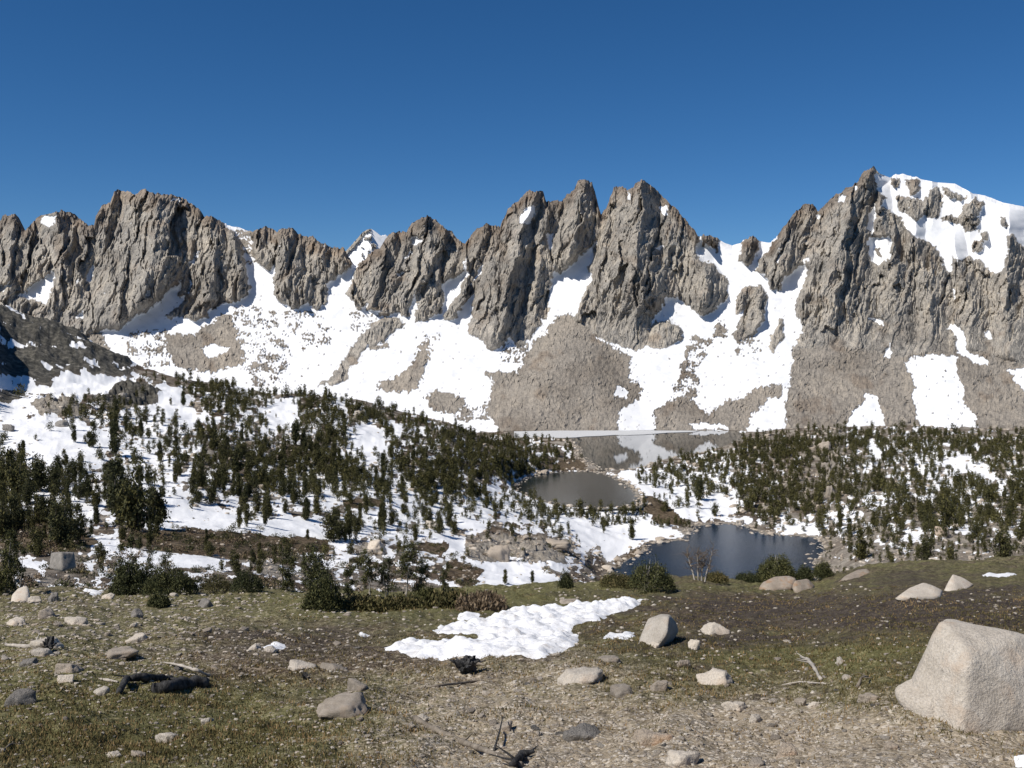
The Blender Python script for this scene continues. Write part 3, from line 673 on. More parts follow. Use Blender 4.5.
def build_valley():
    U = np.arange(-0.78, 0.78, 1.15 / 1024)
    Y = 58 * (1325 / 58) ** np.linspace(0, 1, 430)
    UU, YY = np.meshgrid(U, Y)
    X = UU * YY
    Z = base_z(UU, YY)
    px, py = proj(X, YY, Z)
    crag = np.zeros(X.shape)
    ax = px + 6 * fbm(X / 30, YY / 30, 3, 5); ay = py + 3 * fbm(X / 30, YY / 30, 3, 6)
    for p in CRAG: crag[inpoly(p, ax, ay)] = 1
    cb = blur(crag, 3) * np.maximum(sstep(705, 750, YY), sstep(110, 90, px) * 0.0)
    amp = np.interp(YY, [60, 120, 300, 800, 1200], [0.1, 0.8, 2.2, 4.2, 3.0])
    nz = amp * (0.9 * fbm(X / 55, YY / 75, 3, 1) + 0.25 * ridged(X / 22, YY / 30, 2, 2) - 0.3)
    rock_n = ridged(X / 9, YY / 11, 3, 21)
    nz = nz + np.interp(YY, [60, 300, 900], [0.1, 0.5, 0.9]) * rock_n * 0.4
    nz = nz + cb * (2.2 * ridged((X + 0.8 * YY) / 30, (YY - X) / 60, 4, 33) + 0.9 * ridged(X / 9, YY / 11, 3, 35))
    rk0 = np.zeros(X.shape)
    for p in VROCK: rk0[inpoly(p, ax, ay)] = 1
    nz = nz + blur(rk0, 3) * np.clip(YY / 420, 0.4, 2) * (2.2 * facets((X + 2 * fbm(X / 4, YY / 5, 2, 7)) / 6.5, YY / 8, 5, 1.0) + 1.1 * facets(X / 2.6, YY / 3.2, 15, 1.0) + 1.0)
    fade = sstep(0, 45, np.minimum(np.minimum(sdist(L1, X, YY), sdist(L2, X, YY)), sdist(L3, X, YY)))
    Z = Z + nz * (0.15 + 0.85 * fade)
    for L, lz, rr in ((L1, L1Z, 22), (L2, L2Z, 16), (L3, L3Z, 16)):
        d = sdist(L, X, YY) + 2.5 * fbm(X / 14, YY / 22, 3, 44)
        w = sstep(0, rr, d)
        shore = lz + 0.35 + 0.5 * np.clip(fbm(X / 5, YY / 6, 3, 46), -0.6, 1)
        Z = np.where(d < 0, lz - np.clip(-d * 0.3, 0.2, 3), shore * (1 - w) + Z * w)
    Z = np.where(YY > 1240, np.minimum(Z, -113.6 + (YY - 1240) * 0.02), Z) if False else Z
    px, py = proj(X, YY, Z)
    # snow cover
    sx = px + 3 * fbm(X / 12, YY / 16, 3, 12); sy = py + 2.2 * fbm(X / 12, YY / 16, 3, 14)
    fr = cell(SNOW, sx, sy)
    v = fbm(px / 12, py / 5.5, 5, 52, 0.62) * 0.62 + 0.5
    snow = sstep(-0.16, 0.16, fr * 1.06 - v - 0.06)
    rock = np.zeros(X.shape); rust = np.zeros(X.shape)
    for p in VSNOW: snow[inpoly(p, sx, sy)] = 1
    for p in VROCK:
        k = inpoly(p, sx, sy); snow[k] *= 0.1; rock[k] = 1
    for p in VRUST:
        k = inpoly(p, sx, sy); snow[k] *= 0.2; rust[k] = 1
    snow = snow * (1 - crag * (fbm(X / 18, YY / 24, 3, 57) < 0.35))
    snow[(fbm(px / 4, py / 2.4, 3, 59) > 0.72)] *= 0.2                # boulders breaking the snow
    rock = np.maximum(rock, sstep(760, 860, px) * sstep(420, 440, py) * 0.45)
    dl = np.minimum(np.minimum(sdist(L1, X, YY), sdist(L2, X, YY)), sdist(L3, X, YY))
    k = (dl < 2.5 + 5 * fbm(X / 9, YY / 14, 4, 63)) & (YY < 1200)
    snow[k] *= 0.15; rock[k] = 0.7; rust[k] = 0.2
    turf = sstep(110, 80, YY)
    snow = snow * (1 - turf)
    Z[0, :] -= 0.3
    V = np.stack([X, YY, Z], -1)
    o = mesh_np('terrain', V.reshape(-1, 3), grid_faces(*X.shape), M['valley'],
                dict(snow=blur(snow, 1) * 0.5 + snow * 0.5, rock=rock, rust=rust, crag=blur(crag, 1), turf=turf))
    tag(o, kind='structure')
    return U, Y, Z, snow
VU, VY, VZ, VS = build_valley()
def v_z(x, y):
    return float(bil(VZ, np.interp(y, VY, np.arange(len(VY))), (x / y - VU[0]) / (VU[1] - VU[0])))
def v_hit(px, py, ymin=90.0):
    u = float(uray(px, py)); s = float(slope(py))
    j = int(round((u - VU[0]) / (VU[1] - VU[0])))
    if j < 0 or j >= len(VU): return None
    z = VZ[:, j]
    k = np.nonzero((z >= s * VY) & (VY > ymin))[0]
    if len(k) == 0: return None
    i = k[0]
    if i == 0: return None
    a = z[i - 1] - s * VY[i - 1]; b = z[i] - s * VY[i]
    t = a / (a - b) if a != b else 0
    t = min(max(t, 0), 1)
    y = VY[i - 1] + t * (VY[i] - VY[i - 1])
    return (u * y, y, v_z(u * y, y), VS[i, j])

def water(name, poly, z, mat):
    # sheet cut to the shore, reaching a little under the bank
    c = poly.mean(0)
    me = bpy.data.meshes.new(name)
    bm = bmesh.new()
    pp = []
    for p in poly:
        d = p - c; L = np.hypot(*d)
        q = p + d / L * 9
        pp.append(bm.verts.new((q[0], q[1], z)))
    bm.faces.new(pp)
    bmesh.ops.triangulate(bm, faces=bm.faces[:])
    bmesh.ops.recalc_face_normals(bm, faces=bm.faces[:])
    bm.to_mesh(me); bm.free()
    me.materials.append(mat)
    o = bpy.data.objects.new(name, me); C.objects.link(o)
    if me.polygons[0].normal.z < 0: me.flip_normals()
    tag(o, kind='structure')
    return o
water('lake_water', L1, L1Z, M['water_far'])
water('lake_water', L2, L2Z, M['water_mid'])
water('lake_water', L3, L3Z, M['water_near'])

# ---- near ground
def near_dz(X, Y):
    a = 0.16 * fbm(X / 3.2, Y / 3.6, 4, 101) + 0.055 * ridged(X / 0.9, Y / 1.2, 3, 103) + 0.018 * fbm(X / 0.22, Y / 0.3, 3, 105)
    # boggy channel and hummocks in the middle
    return a * np.interp(Y, [2, 8, 46, 60], [0.5, 0.9, 1.3, 1.0])
def gblob(px, py, cx, cy, rx, ry): return np.exp(-((px - cx) / rx) ** 2 - ((py - cy) / ry) ** 2)
def build_near():
    U = np.arange(-0.85, 0.85, 1.25 / 1024)
    q = np.linspace(1 / 2.6, 1 / 62.0, 460)
    Y = 1 / q
    Y = np.sort(np.concatenate([Y[Y < 34], np.linspace(34, 62, 90)]))
    UU, YY = np.meshgrid(U, Y)
    X = UU * YY
    Z = base_z(UU, YY) + near_dz(X, YY)
    px, py = proj(X, YY, Z)
    green = 0.55 + 0.5 * gblob(px, py, 450, 600, 200, 16) + 0.32 * gblob(px, py, 120, 740, 200, 60) + 0.2 * gblob(px, py, 60, 660, 260, 50)
    green += -0.45 * gblob(px, py, 300, 660, 170, 22) - 0.25 * gblob(px, py, 880, 612, 300, 22) - 0.15 * gblob(px, py, 700, 600, 80, 20) + 0.25 * gblob(px, py, 800, 650, 140, 14) + 0.2 * gblob(px, py, 760, 588, 90, 6)
    gravel = 0.24 + 0.72 * gblob(px, py, 690, 768, 330, 58) + 0.3 * gblob(px, py, 480, 700, 120, 36) + 0.45 * gblob(px, py, 940, 765, 150, 40) + 0.1 * gblob(px, py, 100, 640, 160, 40) - 0.25 * gblob(px, py, 150, 740, 220, 50) + 0.28 * gblob(px, py, 580, 665, 60, 22) + 0.3 * gblob(px, py, 760, 715, 60, 10)
    gravel -= 0.5 * gblob(px, py, 860, 615, 260, 48) + 0.2 * gblob(px, py, 480, 600, 150, 12)
    peat = 0.12 + 0.75 * gblob(px, py, 900, 610, 270, 34) + 0.5 * gblob(px, py, 300, 640, 150, 20) + 0.45 * gblob(px, py, 700, 650, 130, 22) - 0.5 * gblob(px, py, 800, 655, 120, 7) - 0.4 * gblob(px, py, 900, 632, 160, 5) - 0.4 * gblob(px, py, 780, 588, 120, 6)
    V = np.stack([X, YY, Z], -1)
    o = mesh_np('ground', V.reshape(-1, 3), grid_faces(*X.shape), M['ground'], dict(green=green, gravel=gravel, peat=peat))
    tag(o, kind='structure')
    return U, Y, Z, green, gravel
NU, NY, NZ, NG, NV = build_near()
def n_z(x, y):
    return bil(NZ, np.interp(y, NY, np.arange(len(NY))), (x / y - NU[0]) / (NU[1] - NU[0]))
def n_hit(px, py):
    u = float(uray(px, py)); s = float(slope(py))
    j = int(round((u - NU[0]) / (NU[1] - NU[0])))
    z = NZ[:, j]
    k = np.nonzero((z >= s * NY) & (NY > 4))[0]
    i = k[0] if len(k) else int(np.argmax((z / NY)[NY > 30])) + int((NY <= 30).sum())
    if NY[i] > 48: i = int(np.argmin(abs(NY - 46)))
    y = float(NY[i])
    return (u * y, y, float(n_z(u * y, y)))
# ================================================================== TREES
rng = np.random.RandomState(11)
def tube(path, radii, n=6):
    V, Fc = [], []
    path = np.asarray(path, float)
    for i, (p, r) in enumerate(zip(path, radii)):
        d = path[min(i + 1, len(path) - 1)] - path[max(i - 1, 0)]
        d = d / (np.linalg.norm(d) + 1e-9)
        a = np.cross(d, [0.3, 0.9, 0.2]); a /= np.linalg.norm(a); b = np.cross(d, a)
        for k in range(n):
            t = 2 * np.pi * k / n
            V.append(p + r * (np.cos(t) * a + np.sin(t) * b))
    for i in range(len(path) - 1):
        for k in range(n):
            Fc.append((i * n + k, i * n + (k + 1) % n, (i + 1) * n + (k + 1) % n, (i + 1) * n + k))
    return np.array(V), np.array(Fc)
class Geo:
    def __init__(s): s.V = []; s.F = []; s.A = []; s.n = 0
    def add(s, V, Fc, var=0.5):
        s.V.append(V); s.F.append(Fc + s.n); s.n += len(V)
        s.A.append(np.full(len(V), var) if np.isscalar(var) else var)
    def arrays(s): return np.concatenate(s.V), np.concatenate(s.F), np.concatenate(s.A)
def needles(centres, size, per, up=0.6, var=None, jit=1.0):
    """quads: small sprays of needles around each centre"""
    n = len(centres) * per
    c = np.repeat(centres, per, 0) + rng.normal(0, 1, (n, 3)) * size * 0.75 * jit
    d = rng.normal(0, 1, (n, 3)); d[:, 2] = np.abs(d[:, 2]) * 0.6 + up
    d /= np.linalg.norm(d, axis=1)[:, None]
    w = np.cross(d, rng.normal(0, 1, (n, 3))); w /= np.linalg.norm(w, axis=1)[:, None]
    L = size * rng.uniform(0.6, 1.3, (n, 1)); W = L * rng.uniform(0.3, 0.55, (n, 1))
    V = np.stack([c - d * L * 0.5 - w * W * 0.3, c - d * L * 0.1 + w * W * 0.5, c + d * L * 0.6, c - d * L * 0.05 - w * W * 0.6], 1).reshape(-1, 3)
    Fc = np.arange(n * 4).reshape(-1, 4)
    v = np.repeat(var if var is not None else rng.uniform(0, 1, len(centres)), per)
    v = np.clip(v + rng.uniform(-0.2, 0.2, n), 0, 1)
    return V, Fc, np.repeat(v, 4)
def pine_geo(H, R, clumps, per, size, stems=1, bare=0.12, lean=0.05, shape=0, seed=0):
    """returns trunk arrays and crown arrays of a subalpine pine of height H"""
    global rng
    rng = np.random.RandomState(seed)
    tg = Geo(); cg = Geo()
    for s in range(stems):
        h = H * (1.0 if s == 0 else rng.uniform(0.55, 0.9))
        ang = rng.uniform(0, 2 * np.pi); off = 0 if s == 0 else R * rng.uniform(0.35, 0.8)
        base = np.array([np.cos(ang) * off * 0.5, np.sin(ang) * off * 0.5, -0.25])
        top = np.array([np.cos(ang) * off, np.sin(ang) * off, h]) + rng.normal(0, lean, 3) * h * np.array([1, 1, 0])
        ts = np.linspace(0, 1, 6)
        path = base[None] + (top - base)[None] * ts[:, None] + rng.normal(0, 0.012 * h, (6, 3)) * (ts * (1 - ts) * 4)[:, None]
        V, Fc = tube(path, 0.022 * h * (1 - ts * 0.93), 5); tg.add(V, Fc)
        nc = int(clumps / stems)
        # limbs that carry the clumps, so the outline is broken
        nl = max(5, nc // 7)
        hs = bare + (1 - bare) * rng.beta(1.0, 1.15, nl)
        ph = rng.uniform(0, 2 * np.pi, nl)
        cs = []
        for q, a in zip(hs, ph):
            if shape == 0: prof = (1 - q) ** 0.7 * (0.55 + 0.45 * min(1, (q - bare) * 6)) + 0.07
            elif shape == 1: prof = math.sin(min(1, (1 - q) * 1.15 + 0.08) * math.pi * 0.72) * 0.8 + 0.08
            else: prof = (0.75 if q < 0.75 else 0.75 * (1 - q) / 0.25 + 0.1)
            reach = R * prof * rng.uniform(0.55, 1.15)
            o = np.array([np.interp(q, ts, path[:, k]) for k in range(3)])
            e = o + np.array([np.cos(a) * reach, np.sin(a) * reach, reach * rng.uniform(0.1, 0.75)])
            if reach > 0.25 * R and len(hs) < 60:
                V, Fc = tube([o, (o + e) / 2 + [0, 0, -0.05 * reach], e], [0.006 * h, 0.004 * h, 0.002 * h], 3); tg.add(V, Fc)
            for _ in range(max(1, nc // nl)):
                t = rng.uniform(0.25, 1.05)
                cs.append(o + (e - o) * t + rng.normal(0, 0.05 * R + 0.01 * h, 3))
        cs.append(top); cs = np.array(cs)
        V, Fc, A = needles(cs, size, per)
        cg.add(V, Fc, A)
    return tg.arrays(), cg.arrays()
KINDS = [dict(H=10, R=1.9, stems=1, shape=0), dict(H=10, R=2.6, stems=3, shape=0), dict(H=10, R=1.6, stems=1, shape=2), dict(H=10, R=3.0, stems=5, shape=0),
         dict(H=10, R=2.2, stems=2, shape=0), dict(H=10, R=2.3, stems=2, shape=2), dict(H=10, R=1.4, stems=1, shape=0), dict(H=10, R=3.2, stems=5, shape=1)]
PROTO = []
LOW = []
for i, k in enumerate(KINDS):
    (tV, tF, tA), (cV, cF, cA) = pine_geo(clumps=330, per=6, size=0.72, seed=100 + i, **k)
    PROTO.append((mesh_np('trunk', tV, tF, M['bark'], None, True, link=False), mesh_np('crown', cV, cF, M['needles'], dict(var=cA), False, link=False)))
    (tV, tF, tA), (cV, cF, cA) = pine_geo(clumps=85, per=3, size=1.35, seed=200 + i, **k)
    LOW.append((cV, cF, cA, tV[:30], tF[:25]))

# where trees stand: coverage read off by eye per patch of hillside, then dropped on the ground
trees = []
trs = np.random.RandomState(5)
FOREST = [  # dense belts: polygon of foot points, extra cover
 ([(250,394),(330,402),(420,418),(500,446),(556,472),(545,482),(500,484),(440,462),(380,444),(300,424)], 0.75),
 ([(300,450),(372,470),(470,480),(505,498),(480,512),(420,500),(330,492),(270,470)], 0.6),
 ([(112,500),(160,498),(172,528),(160,536),(118,532),(100,516)], 0.7), ([(0,470),(56,478),(60,500),(20,505),(0,500)], 0.7),
 ([(510,508),(560,513),(640,519),(636,525),(560,524),(505,514)], 0.95), ([(668,462),(745,452),(770,462),(760,480),(700,476),(640,478),(636,472)], 0.7),
 ([(740,442),(860,436),(1024,440),(1100,440),(1100,452),(860,450),(740,456)], 0.85), ([(205,430),(235,434),(234,450),(200,446)], 0.8), ([(190,386),(240,386),(240,396),(190,400)], 0.8),
 ([(318,430),(352,436),(352,462),(300,462)], 0.8), ([(925,504),(962,504),(966,532),(925,530)], 0.75), ([(968,545),(1030,548),(1030,563),(968,562)], 0.6)]
isclear = raster(VSNOW); isforest = raster([f[0] for f in FOREST])
for cy in np.arange(376, 590, 8):
    for cx in np.arange(-130, 1156, 16):
        c = float(cell(TREE, np.array(min(max(cx + 8, 2), 1022)), np.array(cy - 6.0)))
        if cx < -10: c = max(c, 0.35)
        if cx < 240 and 384 < cy < 480: c = min(0.85, c * 1.05 + 0.05)
        if 250 < cx < 520 and cy > 500: c *= 0.8
        h0 = v_hit(cx + 8, cy + 4)
        if h0 is None: continue
        sc = 1024.0 / h0[1]
        if cy > 540 and cx > 560 and cx < 830: c *= 0.5
        ext = 0
        q = isforest(cx + 8, cy + 4)
        if q: ext = FOREST[q - 1][1]
        c = max(c, ext)
        a = 5.4 * 1.9 * 0.8 * sc * sc
        n = trs.poisson(-math.log(1 - min(c, 0.93)) * 128 / a * 1.05)
        for _ in range(n):
            x = cx + trs.uniform(0, 16); y = cy + trs.uniform(0, 8)
            if isclear(x, y - 1) and trs.rand() < 0.95: continue
            h = v_hit(x, y)
            if h is None or h[1] > 1230 or h[1] < 100: continue
            X0, Y0 = np.array([h[0]]), np.array([h[1]])
            if min(sdist(L1, X0, Y0)[0], sdist(L2, X0, Y0)[0], sdist(L3, X0, Y0)[0]) < 1.5: continue
            H = np.clip(trs.lognormal(math.log(4.7 if y < 480 else 5.4), 0.34), 1.6, 9.5)
            if y > 515 and 470 < x < 700: H *= 0.62
            if y > 540: H *= 0.7
            if x < 260 and 400 < y < 470: H *= 1.05
            trees.append((h[0], h[1], h[2], H, x, y))
# a few singled out by the photograph: (foot px, foot py, height px, variant, label)
SPECIAL = [
 (138,531,62,3,'largest dark multi-topped pine clump on the left snowfield, its shadow falling on the snow'), (118,516,52,5,'tall dark pine just left of the largest clump on the left snowfield'),
 (156,528,46,1,'broad dark pine at the right edge of the largest clump, beside the shaded snow'), (64,545,44,3,'bushy dark pine above the square grey block at the left'),
 (78,540,34,5,'dark pine between the square grey block and the small snow tongue'), (40,492,36,1,'rounded dark pine in the upper left clump beside the broad open snow'), (20,500,44,3,'broad dark pine in the left clump near the picture edge'),
 (10,488,36,5,'blocky dark pine at the far left edge above the willows'), (93,447,24,5,'squat dark pine standing alone on the open snow at upper left'), (74,442,16,6,'small thin pine alone on the open snow beside pale boulders'),
 (116,456,32,2,'tall narrow pine with straight trunk on the upper left snow'), (331,541,30,7,'broad round pine at the right end of the long snow strip'), (308,540,10,0,'tiny pine on the snow left of the broad round pine'),
 (505,584,14,6,'lone tiny pine in the snowfield just beyond the green turf'), (532,583,12,2,'stubby dead pine stump tree in the snowfield beyond the green turf'), (944,529,34,3,'large dark pine clump in the right forest above the snow pocket'),
 (632,540,20,6,'thin pine alone on the white shore left of the near lake'), (716,516,14,7,'small bushy pine on the bright snow behind the near lake'), (700,500,24,1,'leaning bushy pine on the snow between the middle and near lakes'),
 (1000,562,34,7,'broad dark pine at right edge behind the brown meadow'), (925,562,26,7,'round dark pine behind the pale peaked boulder'), (860,560,30,5,'dark pine by the jumbled boulders right of the near lake'), (238,474,26,4,'dark pine low in the left central forest next to a snow gap'),
 (160,462,20,2,'narrow reddish pine standing on the snow above the largest left clump'), (184,406,14,2,'narrow pine on the high snow shoulder under the cliffs'), (296,446,22,0,'pointed pine at the foot of the small snow bay in the central forest'),
]
sp = []
for px, py, hp, v, lab in SPECIAL:
    h = v_hit(px, py)
    if h is None: continue
    sp.append((h[0], h[1], h[2], hp * h[1] / 1024.0, px, py, v, lab))
trees = [t for t in trees if all(abs(t[4] - s[4]) > 7 or abs(t[5] - s[5]) > 6 for s in sp)]
# occlusion guess and on-screen size decide which become individuals
def vis(t): return 0 <= t[4] <= 1023
trees.sort(key=lambda t: -(t[3] / t[1]) * (1 if vis(t) else 0.01))
def place_pine(x, y, z, H, v, label, group):
    root = bpy.data.objects.new('pine_tree', None); C.objects.link(root)
    root.location = (x, y, z); s = H / 10.0
    wf = trs.uniform(0.65, 1.0) if group != 'pines of the valley' else trs.uniform(0.85, 1.1); root.scale = (s * wf * trs.uniform(0.9, 1.1), s * wf * trs.uniform(0.9, 1.1), s)
    root.rotation_euler = (0, 0, trs.uniform(0, 6.28))
    root.empty_display_size = 0.5
    tag(root, label, 'tree', group)
    for nm, me in zip(('trunk', 'crown'), PROTO[v]):
        o = bpy.data.objects.new(nm, me); C.objects.link(o); o.parent = root
for x, y, z, H, px, py, v, lab in sp:
    place_pine(x, y, z, H, v, lab, 'pines of the valley')
def region(px, py):
    if px < 230: return 'dark pine in the scattered stand on the left snowfields', 'pines on the left snowfields'
    if px < 515 and py < 500: return 'dark pine in the dense stand covering the central hillside left of the lakes', 'pines of the central hillside stand'
    if px < 470: return 'dark pine in the open stand at the foot of the central hillside', 'pines at the foot of the central hillside'
    if px < 648 and py < 530: return 'dark pine in the row along the front shore of the middle lake', 'pines along the middle lake shore'
    if px < 648: return 'small dark pine on the rocky snow slope left of the near lake', 'small pines left of the near lake'
    if px < 760: return 'dark pine on the neck of land behind the near lake', 'pines behind the near lake'
    return 'dark pine in the mixed forest right of the near lake', 'pines of the right forest'
NIND = 300 - len(sp) - 2
for t in trees[:NIND]:
    lab, grp = region(t[4], t[5])
    place_pine(t[0], t[1], t[2], t[3], trs.randint(0, 8), lab, grp)
cg = Geo(); tg = Geo()
for t in trees[NIND:]:
    cV, cF, cA, tV, tF = LOW[trs.randint(0, 8)]
    a = trs.uniform(0, 6.28); s = t[3] / 10.0; w = s * trs.uniform(0.7, 1.1)
    def tr(V): return np.stack([(V[:, 0] * math.cos(a) - V[:, 1] * math.sin(a)) * w + t[0], (V[:, 0] * math.sin(a) + V[:, 1] * math.cos(a)) * w + t[1], V[:, 2] * s + t[2]], 1)
    cg.add(tr(cV), cF, np.clip(cA * 0.7 + trs.uniform(-0.1, 0.35), 0, 1)); tg.add(tr(tV), tF)
V, Fc, A = cg.arrays()
fo = mesh_np('forest', V, Fc, M['needles'], dict(var=A), False)
tag(fo, 'distant pines covering the hillsides around the lakes', 'forest', kind='stuff')
V, Fc, A = tg.arrays()
mesh_np('trunks', V, Fc, M['bark'], None, True, parent=fo)['kind'] = 'stuff'
print('TREES', len(trees) + len(sp))
# ================================================================== ROCKS
def ico(sub):
    bm = bmesh.new(); bmesh.ops.create_icosphere(bm, subdivisions=sub, radius=1.0)
    V = np.array([v.co[:] for v in bm.verts]); Fc = np.array([[v.index for v in f.verts] for f in bm.faces])
    bm.free(); return V, Fc
ICO = {k: ico(k) for k in (1, 2, 3, 4, 5, 6)}
def n3(V, f, seed, oct=4):
    # cheap 3-d noise from three planes
    x, y, z = V[:, 0] * f, V[:, 1] * f, V[:, 2] * f
    w = 0.8 * perlin(y * 0.7 + 5, z * 0.7, seed + 2)
    return (fbm(x + 3.1 + w, y, oct, seed) + fbm(z + w, x + 7, oct, seed + 7) + fbm(y - 4, z + w, oct, seed + 11)) * 0.45
def polytope(sub, planes, k=26.0):
    D, Fc = ICO[sub]
    D = D / np.linalg.norm(D, axis=1)[:, None]
    N = np.array([p[0] for p in planes], float); dd = np.array([p[1] for p in planes], float)
    q = np.maximum(D @ N.T, 1e-3) / dd[None]          # 1/r to each plane
    m = (np.sum(q ** k, 1)) ** (1.0 / k)                # soft maximum of 1/r
    return D / m[:, None], Fc
def rand_rock(sub, seed, flat=0.6, k=26, rough=0.05, nplanes=13):
    r = np.random.RandomState(seed)
    pl = []
    for i in range(nplanes):
        nv = r.normal(0, 1, 3); nv /= np.linalg.norm(nv)
        pl.append((nv, r.uniform(0.72, 1.0)))
    for ax in range(3):
        for s in (-1, 1):
            nv = np.zeros(3); nv[ax] = s; pl.append((nv, 1.0))
    V, Fc = polytope(sub, pl, k)
    V = V * (1 + rough * n3(V, 2.2, seed % 50)[:, None] + rough * 0.35 * n3(V, 7, seed % 50 + 3, 3)[:, None])
    V = V * np.array([1, r.uniform(0.6, 0.95), flat])
    return V, Fc
def rock_thing(name, V, Fc, mat, label, group=None, loc=None, cat='rock'):
    c = V.mean(0) if loc is None else np.array(loc)
    if loc is None: V = V - c
    o = mesh_np(name, V, Fc, mat, None, True)
    o.location = c
    tag(o, label, cat, group)
    return o
def hull_rock(pts, sub, mat, label, k=30, rough=0.02, name='boulder', seed=1, cat='boulder', group=None):
    my = max(p[1] for p in pts); low_ = [p for p in pts if p[1] > my - 6 and p[1] <= my]
    q = 1.0
    if pts[0][2] < 60:      # stand it on the ground where its foot is seen
        g0 = n_hit(sum(p[0] for p in low_) / len(low_), min(my, 738) - 1.5)
        q = g0[1] / (min(p[2] for p in low_))
    bm = bmesh.new()
    W = [P(p[0], p[1], p[2] * q) for p in pts]
    for w in W: bm.verts.new(w)
    bmesh.ops.convex_hull(bm, input=bm.verts[:])
    c = sum(W, Vector()) / len(W)
    pl = []
    for f in bm.faces:
        f.normal_update()
        nv = f.normal.copy(); d = (f.verts[0].co - c).dot(nv)
        if d < 0: nv, d = -nv, -d
        if d > 1e-4: pl.append((np.array(nv), d))
    bm.free()
    size = max((w - c).length for w in W)
    V, Fc = polytope(sub, [(a, d / size) for a, d in pl], k)
    rr = 1 + rough * n3(V, 2.5, seed)[:, None] + rough * 0.5 * n3(V, 8, seed + 4)[:, None] + rough * 0.2 * n3(V, 25, seed + 9, 3)[:, None]
    V = V * rr * size
    o = mesh_np(name, V, Fc, mat, None, True); o.location = c - Vector((0, 0, 0.0025 * c.y if c.y < 60 else 0))
    tag(o, label, cat, group)
    return o
# the large pale boulder at the right edge
bb = hull_rock([(937,616,9.35),(944,612,9.6),(962,614,9.5),(980,623,9.45),(1024,631,9.15),(1085,648,9.3),(912,672,9.4),(903,692,9.3),(905,706,9.2),(914,716,9.1),(930,730,8.9),(958,738,8.6),
   (1012,728,8.68),(1085,718,8.85),(968,655,8.8),(1000,640,10.6),(948,640,10.6),(905,690,10.4),(1078,700,10.8),(985,745,8.65)], 6, M['granite'],
   'largest pale pinkish granite boulder, at the right edge of the foreground', 24, 0.05, seed=3)
# a lower shoulder bulges from its left foot: same stone, same mesh
lobe = hull_rock([(892,693,9.35),(894,684,9.4),(903,678,9.45),(915,676,9.5),(935,668,9.6),(960,670,9.4),(965,716,9.0),(945,723,8.95),(928,722,8.98),(912,713,9.1),(898,705,9.3),(910,690,9.9),(960,700,10.0),(925,702,9.0)], 5, M['granite'], 'x', 14, 0.05, seed=4)
lv = np.array([v.co[:] for v in lobe.data.vertices]) + np.array(lobe.location) - np.array(bb.location)
lf = np.array([p.vertices[:] for p in lobe.data.polygons])
bv = np.array([v.co[:] for v in bb.data.vertices]); bf = np.array([p.vertices[:] for p in bb.data.polygons])
bpy.data.objects.remove(lobe)
bb.data = mesh_np('boulder', np.concatenate([bv, lv]), np.concatenate([bf, lf + len(bv)]), M['granite'], None, True, link=False)
hull_rock([(637,643,16.9),(642,629,17.0),(648,616,17.2),(661,611,17.3),(670,612,17.4),(677,620,17.5),(679,629,17.5),(672,640,17.2),(650,650,16.6),(660,647,16.7),(669,614,16.9),(667,632,16.6),(655,620,18.2),(674,630,18.3),(642,640,18.0)], 5,
   M['granite'], 'pale upright boulder with a dark grey right face beside the large snow patch', 40, 0.03, seed=5)
YB = 33
hull_rock([(893,597,27),(910,585,28),(923,580,28.5),(934,583,28.5),(943,588,28.5),(940,596,27.5),(920,600,27),(925,582,30),(900,594,29.5),(940,594,29.5)], 5, M['granite'],
   'low sloping pale boulder lying left of the pointed one on the right meadow', 30, 0.05, seed=8)
hull_rock([(943,590,27.5),(948,580,28),(953,571.5,28.3),(963,575,28.3),(974,582,28.3),(962,590,27.6),(955,593,27.3),(950,576,29.6),(972,586,29.4),(946,590,29)], 5, M['granite'],
   'pointed pale boulder with a single sharp peak on the right meadow', 46, 0.03, seed=9)
hull_rock([(757,588,42),(762,580,42.5),(775,574,43),(790,573,43.3),(797,576,43),(792,590,42),(770,592,41.5),(775,578,45),(792,580,45),(760,588,44)], 4, M['orangerock'],
   'long cream boulder stained orange at the meadow edge in front of the near lake', 24, 0.06, seed=12)
hull_rock([(790,588,41.5),(794,578,42),(808,576,42.5),(815,583,42.5),(812,592,41.5),(798,594,41),(800,580,44),(813,588,44)], 4, M['orangerock'],
   'shorter orange stained boulder right of the long cream one at the meadow edge', 24, 0.06, seed=13)
hull_rock([(838,580,42),(845,573,43),(858,567,43.5),(868,566,43.5),(872,571,43),(850,582,42),(860,580,42),(858,570,45.5),(842,578,45)], 4, M['orangerock'],
   'rusty orange slab at the meadow edge under the jumbled boulders', 24, 0.06, seed=14)
hull_rock([(10,602,34),(12,592,34.5),(18,586,35),(27,583,35),(30,590,34.8),(30,602,34),(20,604,33.8),(20,586,36.5),(28,598,36.5),(12,600,36)], 4, M['granite'],
   'squared pale boulder standing at the left edge beside bare trunks', 34, 0.04, seed=15)
hull_rock([(49,568,95),(51,553,95.5),(62,552,95),(74,553,96),(76,568,95.5),(62,572,94),(55,552,100),(74,552,101),(50,566,99),(76,566,100)], 5, M['greyrock'],
   'square grey block standing in the brush below the left pines', 140, 0.03, seed=16)
